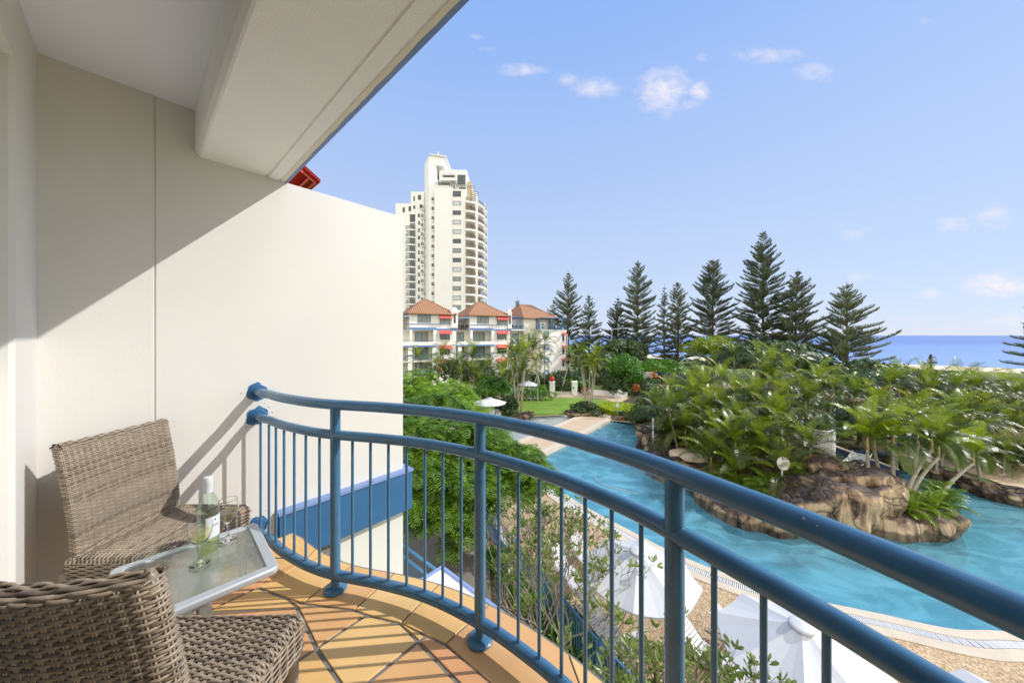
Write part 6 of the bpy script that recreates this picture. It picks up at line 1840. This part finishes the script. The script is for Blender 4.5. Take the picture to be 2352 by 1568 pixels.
# umbrellas
def make_umbrella(nm='pool_umbrella'):
    o = empty(nm, (0,0,0)); n = 8; Rr = 1.66; k = MB()
    def rim_(r, z, dr=.0): return [Vector((r*math.cos(2*PI*i/n), r*math.sin(2*PI*i/n), z)) for i in range(n)]
    vs = []; fs = []; ap = Vector((0,0,2.66)); S_ = 6
    for i in range(n):
        a, b_ = rim_(Rr, 2.06)[i], rim_(Rr, 2.06)[(i+1) % n]
        o0 = len(vs)
        for u in range(S_+1):
            for v in range(5):
                t = u/S_; e = a.lerp(b_, v/4); p = ap.lerp(e, t); sag = -.09*math.sin(PI*v/4)*t - .03*math.sin(PI*t); vs.append(p+Vector((0,0,sag)))
        for u in range(S_):
            for v in range(4): q = o0+u*5+v; fs.append((q, q+5, q+6, q+1))
        # valance
        o1 = len(vs)
        for v in range(5): e = vs[o0+S_*5+v]; vs += [e, e-Vector((0,0,.05))]
        for v in range(4): fs.append((o1+v*2, o1+v*2+1, o1+v*2+3, o1+v*2+2))
    k.add(vs, fs); cn = k.build('canopy', M['canvas'], o)
    k = MB(); k.lathe([(.23,2.60),(.24,2.64),(.20,2.665),(0,2.70)], n=24); k.build('vent_cap', M['canvas'], o, smooth=True)
    k = MB(); k.tube([(0,0,.05),(0,0,2.66)], .028, 12); k.build('pole', M['white_plastic'], o, smooth=True)
    k = MB(); k.bbox(-.26,-.26,0,.26,.26,.04,.01); k.lathe([(.06,.041),(.06,.2),(.04,.22)], n=14); k.build('base', M['white_plastic'], o)
    for i in range(n):
        d = rim_(1, 0)[i]; k = MB(); k.tube([Vector((0,0,2.58)), d*Rr*.985+Vector((0,0,2.03))], .010, 5); k.tube([Vector((0,0,2.0)), d*.8+Vector((0,0,2.30))], .009, 5); k.build('rib', M['white_plastic'], o)
    return o
um = make_umbrella(); um.location = (3.72, 9.75, .02); um.rotation_euler = (0,0,.35); tag(um, 'white octagonal umbrella seen between the balusters left of the third post', 'umbrella', 'white pool umbrellas')
u2 = copy_tree(um); u2.location = (6.35, 7.25, .02); u2.rotation_euler = (0,0,.1); tag(u2, 'large white octagonal umbrella right of the third post nearest the camera', 'umbrella', 'white pool umbrellas')
u3 = copy_tree(um); u3.location = (8.9, 5.3, .02); u3.rotation_euler = (0,0,.5); tag(u3, 'white umbrella cut off by the bottom right of the view', 'umbrella', 'white pool umbrellas')
u4 = copy_tree(um); p = gp(1125, 961); u4.location = (p.x, p.y, 0); u4.rotation_euler = (0,0,.2); u4.scale = (1.1, 1.1, .85); tag(u4, 'white umbrella on the lawn left of the palms, just above the handrail', 'umbrella', 'white pool umbrellas')
u5 = copy_tree(um); p = gp(1214, 912); u5.location = (p.x, p.y, 0); u5.scale = (.9,)*3; tag(u5, 'white umbrella behind the palms in front of the flats', 'umbrella', 'white pool umbrellas')
# surveillance camera pole
p = gp(1418, 961); cp = empty('camera_pole', p, 0, 'grey pole with two small cameras beside the lime hedge', 'pole')
k = MB(); k.tube([(0,0,0),(0,0,2.9)], .055, 10); k.build('pole', M['alu'], cp, smooth=True)
for (x, z, rz, rx) in ((.28, 2.95, .3, .5), (.16, 2.45, 0, 0)):
    k = MB(); Mx = Matrix.Translation((x, -.1, z)) @ Matrix.Rotation(rx, 4, 'Y'); k.bbox(-.26, -.09, -.08, .26, .09, .08, .02, M=Mx); k.tube([(0,0,z-.2), (x, -.1, z-.06)], .02, 6); k.build('camera_head', M['white_plastic'], cp)
k = MB(); k.bbox(-.16,-.14,1.25,.16,.10,1.55,.02); k.build('junction_box', M['white_plastic'], cp)
b_ = empty('litter_bin', gp(1427, 962), 0, 'black litter bin at the foot of the camera pole', 'bin'); k = MB(); k.lathe([(.22,0),(.25,.7),(.27,.72),(.25,.78),(.12,.82),(0,.82)], n=16); k.build('bin_body', M['black'], b_, smooth=True, ang=40)
# disc on a pole
dp = at(1799,1064,17.35); ds = empty('white_disc', (dp.x, dp.y, 1.2), 0, 'round white sign disc among the palm trunks above the rock wall', 'sign')
k = MB(); Mx = Matrix.Translation((0,0,dp.z-1.2)) @ Matrix.Rotation(R(80), 4, 'X'); 
vs = [Mx @ Vector((.33*math.cos(2*PI*i/32), .33*math.sin(2*PI*i/32), z)) for z in (-.02, .02) for i in range(32)]
k.add(vs, [tuple(range(31,-1,-1)), tuple(range(32,64))]+[(i, (i+1) % 32, 32+(i+1) % 32, 32+i) for i in range(32)]); k.build("disc", M["shell"], ds)
k = MB(); k.box(-.1,-.13,dp.z-1.2-.08,-.06,-.10,dp.z-1.2+.1); k.box(-.06,-.131,dp.z-1.2+.06,.1,-.101,dp.z-1.2+.1); k.box(.06,-.13,dp.z-1.2-.08,.1,-.10,dp.z-1.2+.059); k.build('emblem', M['alu'], ds)
k = MB(); k.tube([(0,.08,-.3),(0,.08,dp.z-1.2)], .04, 8); k.build('pole', M['white_plastic'], ds)
# thin lamp post with a dark head near the spa
lp = at(1500,1045,25.0); lo_ = empty('lamp_post', (lp.x, lp.y, .1), 0, 'slim white post with a dark lamp head beside the island boulder', 'lamp post')
k = MB(); k.tube([(0,0,0),(0,0,2.7)], .05, 8); k.build('post', M['white_plastic'], lo_, smooth=True)
k = MB(); k.bbox(-.12,-.12,2.7,.12,.12,3.0,.03); k.tube([(0,0,2.85),(0,0,3.3)], .03, 6); k.build('lamp_head', M['black'], lo_)
# white frame of a shade sail / bench behind the spa
bn = empty('pool_bench', gp(1520, 968), -.25, 'white slatted bench frame on thin legs behind the spa', 'bench')
k = MB()
for i in range(3): k.bbox(-1.5, i*.22, 1.5-i*.12, 1.5, i*.22+.14, 1.55-i*.12, .01)
k.build('slats', M['white_plastic'], bn)
for x in (-1.3, 1.3): k = MB(); k.tube([(x, .2, 1.4), (x-.35, -.1, 0)], .03, 6); k.build('leg', M['white_plastic'], bn)
# pool hose
k = MB(); hp = [at(x, y, (H+.12)*FX/(y-770)) for x, y in ((1365,1092),(1372,1105),(1400,1117),(1430,1124),(1462,1133))]
k.tube([Vector((p.x, p.y, -.13)) for p in smooth_line(hp, 6)], .022, 8); tag(k.build('pool_hose', M['alu'], smooth=True), 'thin blue cleaning hose floating on the pool water', 'hose')
# playground
p = gp(1503, 868); sl = empty('playground_slide', (p.x, p.y, 0), .4, 'bright orange playground slide beyond the boundary trees', 'slide')
k = MB(); k.add([(-1.4,-.35,.2),(-1.4,.35,.2),(1.2,.35,2.0),(1.2,-.35,2.0)], [(0,1,2,3)]); k.box(-1.4,-.40,.2,1.3,-.36,.5,M=None)
k.add([(-1.4,-.38,.2),(1.2,-.38,2.0),(1.2,-.38,2.3),(-1.4,-.38,.5)], [(0,1,2,3)]); so2 = k.build('chute', M['orange'], sl); md = so2.modifiers.new('t', 'SOLIDIFY'); md.thickness = .06
k = MB(); k.box(1.2,-.5,0,1.3,.5,2.9); k.box(2.2,-.5,0,2.3,.5,2.9); k.box(1.3,-.5,1.9,2.2,.5,2.0); k.build('tower_frame', M['blue_metal'], sl)
p = gp(1555, 846); sh = empty('shade_canopy', (p.x, p.y, 0), .2, 'small bright blue shade canopy behind the orange slide', 'canopy')
k = MB(); k.add([(-3,-2,2.6),(3,-2,2.6),(3,2,2.6),(-3,2,2.6),(0,0,3.4)], [(0,1,4),(1,2,4),(2,3,4),(3,0,4)]); co2 = k.build('canopy_sheet', mat('blue_canvas', (.02,.12,.55), .6, .05, 1), sh); md = co2.modifiers.new('t', 'SOLIDIFY'); md.thickness = .04
for x, y in ((-2.9,-1.9),(2.9,-1.9),(2.9,1.9),(-2.9,1.9)): k = MB(); k.tube([(x,y,0),(x,y,2.6)], .06, 6); k.build('post', M['white_plastic'], sh)
# parked cars
def make_car():
    o = empty('parked_car', (0,0,0)); k = MB()
    prof = [(-2.1,.35),(-2.15,.75),(-1.9,.9),(-1.1,.98),(-.5,1.42),(.9,1.45),(1.65,1.0),(2.1,.92),(2.15,.45),(2.0,.32)]
    n = len(prof)
    for sg in (1,): 
        vs = [(x, -.85+.12*(z > 1.1), z) for x, z in prof]+[(x, .85-.12*(z > 1.1), z) for x, z in prof]
        k.add(vs, [tuple(range(n)), tuple(range(2*n-1, n-1, -1))]+[(i, i+n, (i+1) % n+n, (i+1) % n) for i in range(n)])
    k.build('body', M['white_plastic'], o)
    k = MB()
    for y in (-.80, .80): s_ = math.copysign(.035, y); k.add([(-.98,y+s_*.5,1.0),(-.48,y-s_*1.1,1.36),(.85,y-s_*1.1,1.38),(1.45,y+s_*.5,1.0)], [(0,1,2,3)])
    k.add([(-1.12,-.7,1.0),(-1.12,.7,1.0),(-.53,.66,1.415),(-.53,-.66,1.415)], [(0,1,2,3)]); k.build('glazing', M['pane'], o)
    for x in (-1.3, 1.3):
        for y in (-.86, .86): 
            w_ = MB(); w_.tube([(x, y-.1, .33), (x, y+.1, .33)], .33, 16); w_.build('wheel', M['black'], o)
    return o
car = make_car(); p = gp(1397, 868); car.location = (p.x, p.y, 0); car.rotation_euler = (0,0,.1); tag(car, 'white car parked behind the pale stemmed palm clump', 'car', 'parked cars')
c2_ = copy_tree(car); p = gp(1470, 872); c2_.location = (p.x, p.y, 0); tag(c2_, 'white car parked behind the round headed green tree', 'car', 'parked cars')
c2_ = copy_tree(car); p = gp(1500, 868); c2_.location = (p.x-1, p.y+1, 0); tag(c2_, 'white car parked near the orange playground slide', 'car', 'parked cars')
# street lamp and dark post head by the beach
p = at(1405, 756, 72); s_ = empty('street_lamp', (p.x, p.y, 0), 0, 'tall grey street lamp with a long arm in front of the sea', 'street lamp'); k = MB(); h_ = p.z
k.tube([(0,0,0),(0,0,h_-.3),(.3,0,h_),(2.8,0,h_+.25)], .07, 6); k.build('pole', M['alu'], s_); k = MB(); k.bbox(2.5,-.15,h_+.15,3.3,.15,h_+.3,.03); k.build('lamp_head', M['alu'], s_)
p = at(2138, 822, 56); s_ = empty('beach_light', (p.x, p.y, 0), 0, 'dark post with speaker and light heads rising above the right palms before the beach', 'post'); k = MB(); h_ = p.z
k.tube([(0,0,0),(0,0,h_+.6)], .16, 8); k.build('pole', M['black'], s_); k = MB(); k.bbox(-.35,-.3,h_-.9,.75,.3,h_-.6,.04); k.bbox(0,-.2,h_+.05,.65,.2,h_+.2,.04); k.bbox(-.22,-.2,h_-.3,.22,.2,h_+.2,.05); k.build('light_head', M['black'], s_)
# the unused prototypes of palms never placed
for d_ in PALMS.values():
    if not d_['used']:
        for c_ in list(d_['o'].children): bpy.data.objects.remove(c_)
        bpy.data.objects.remove(d_['o'])
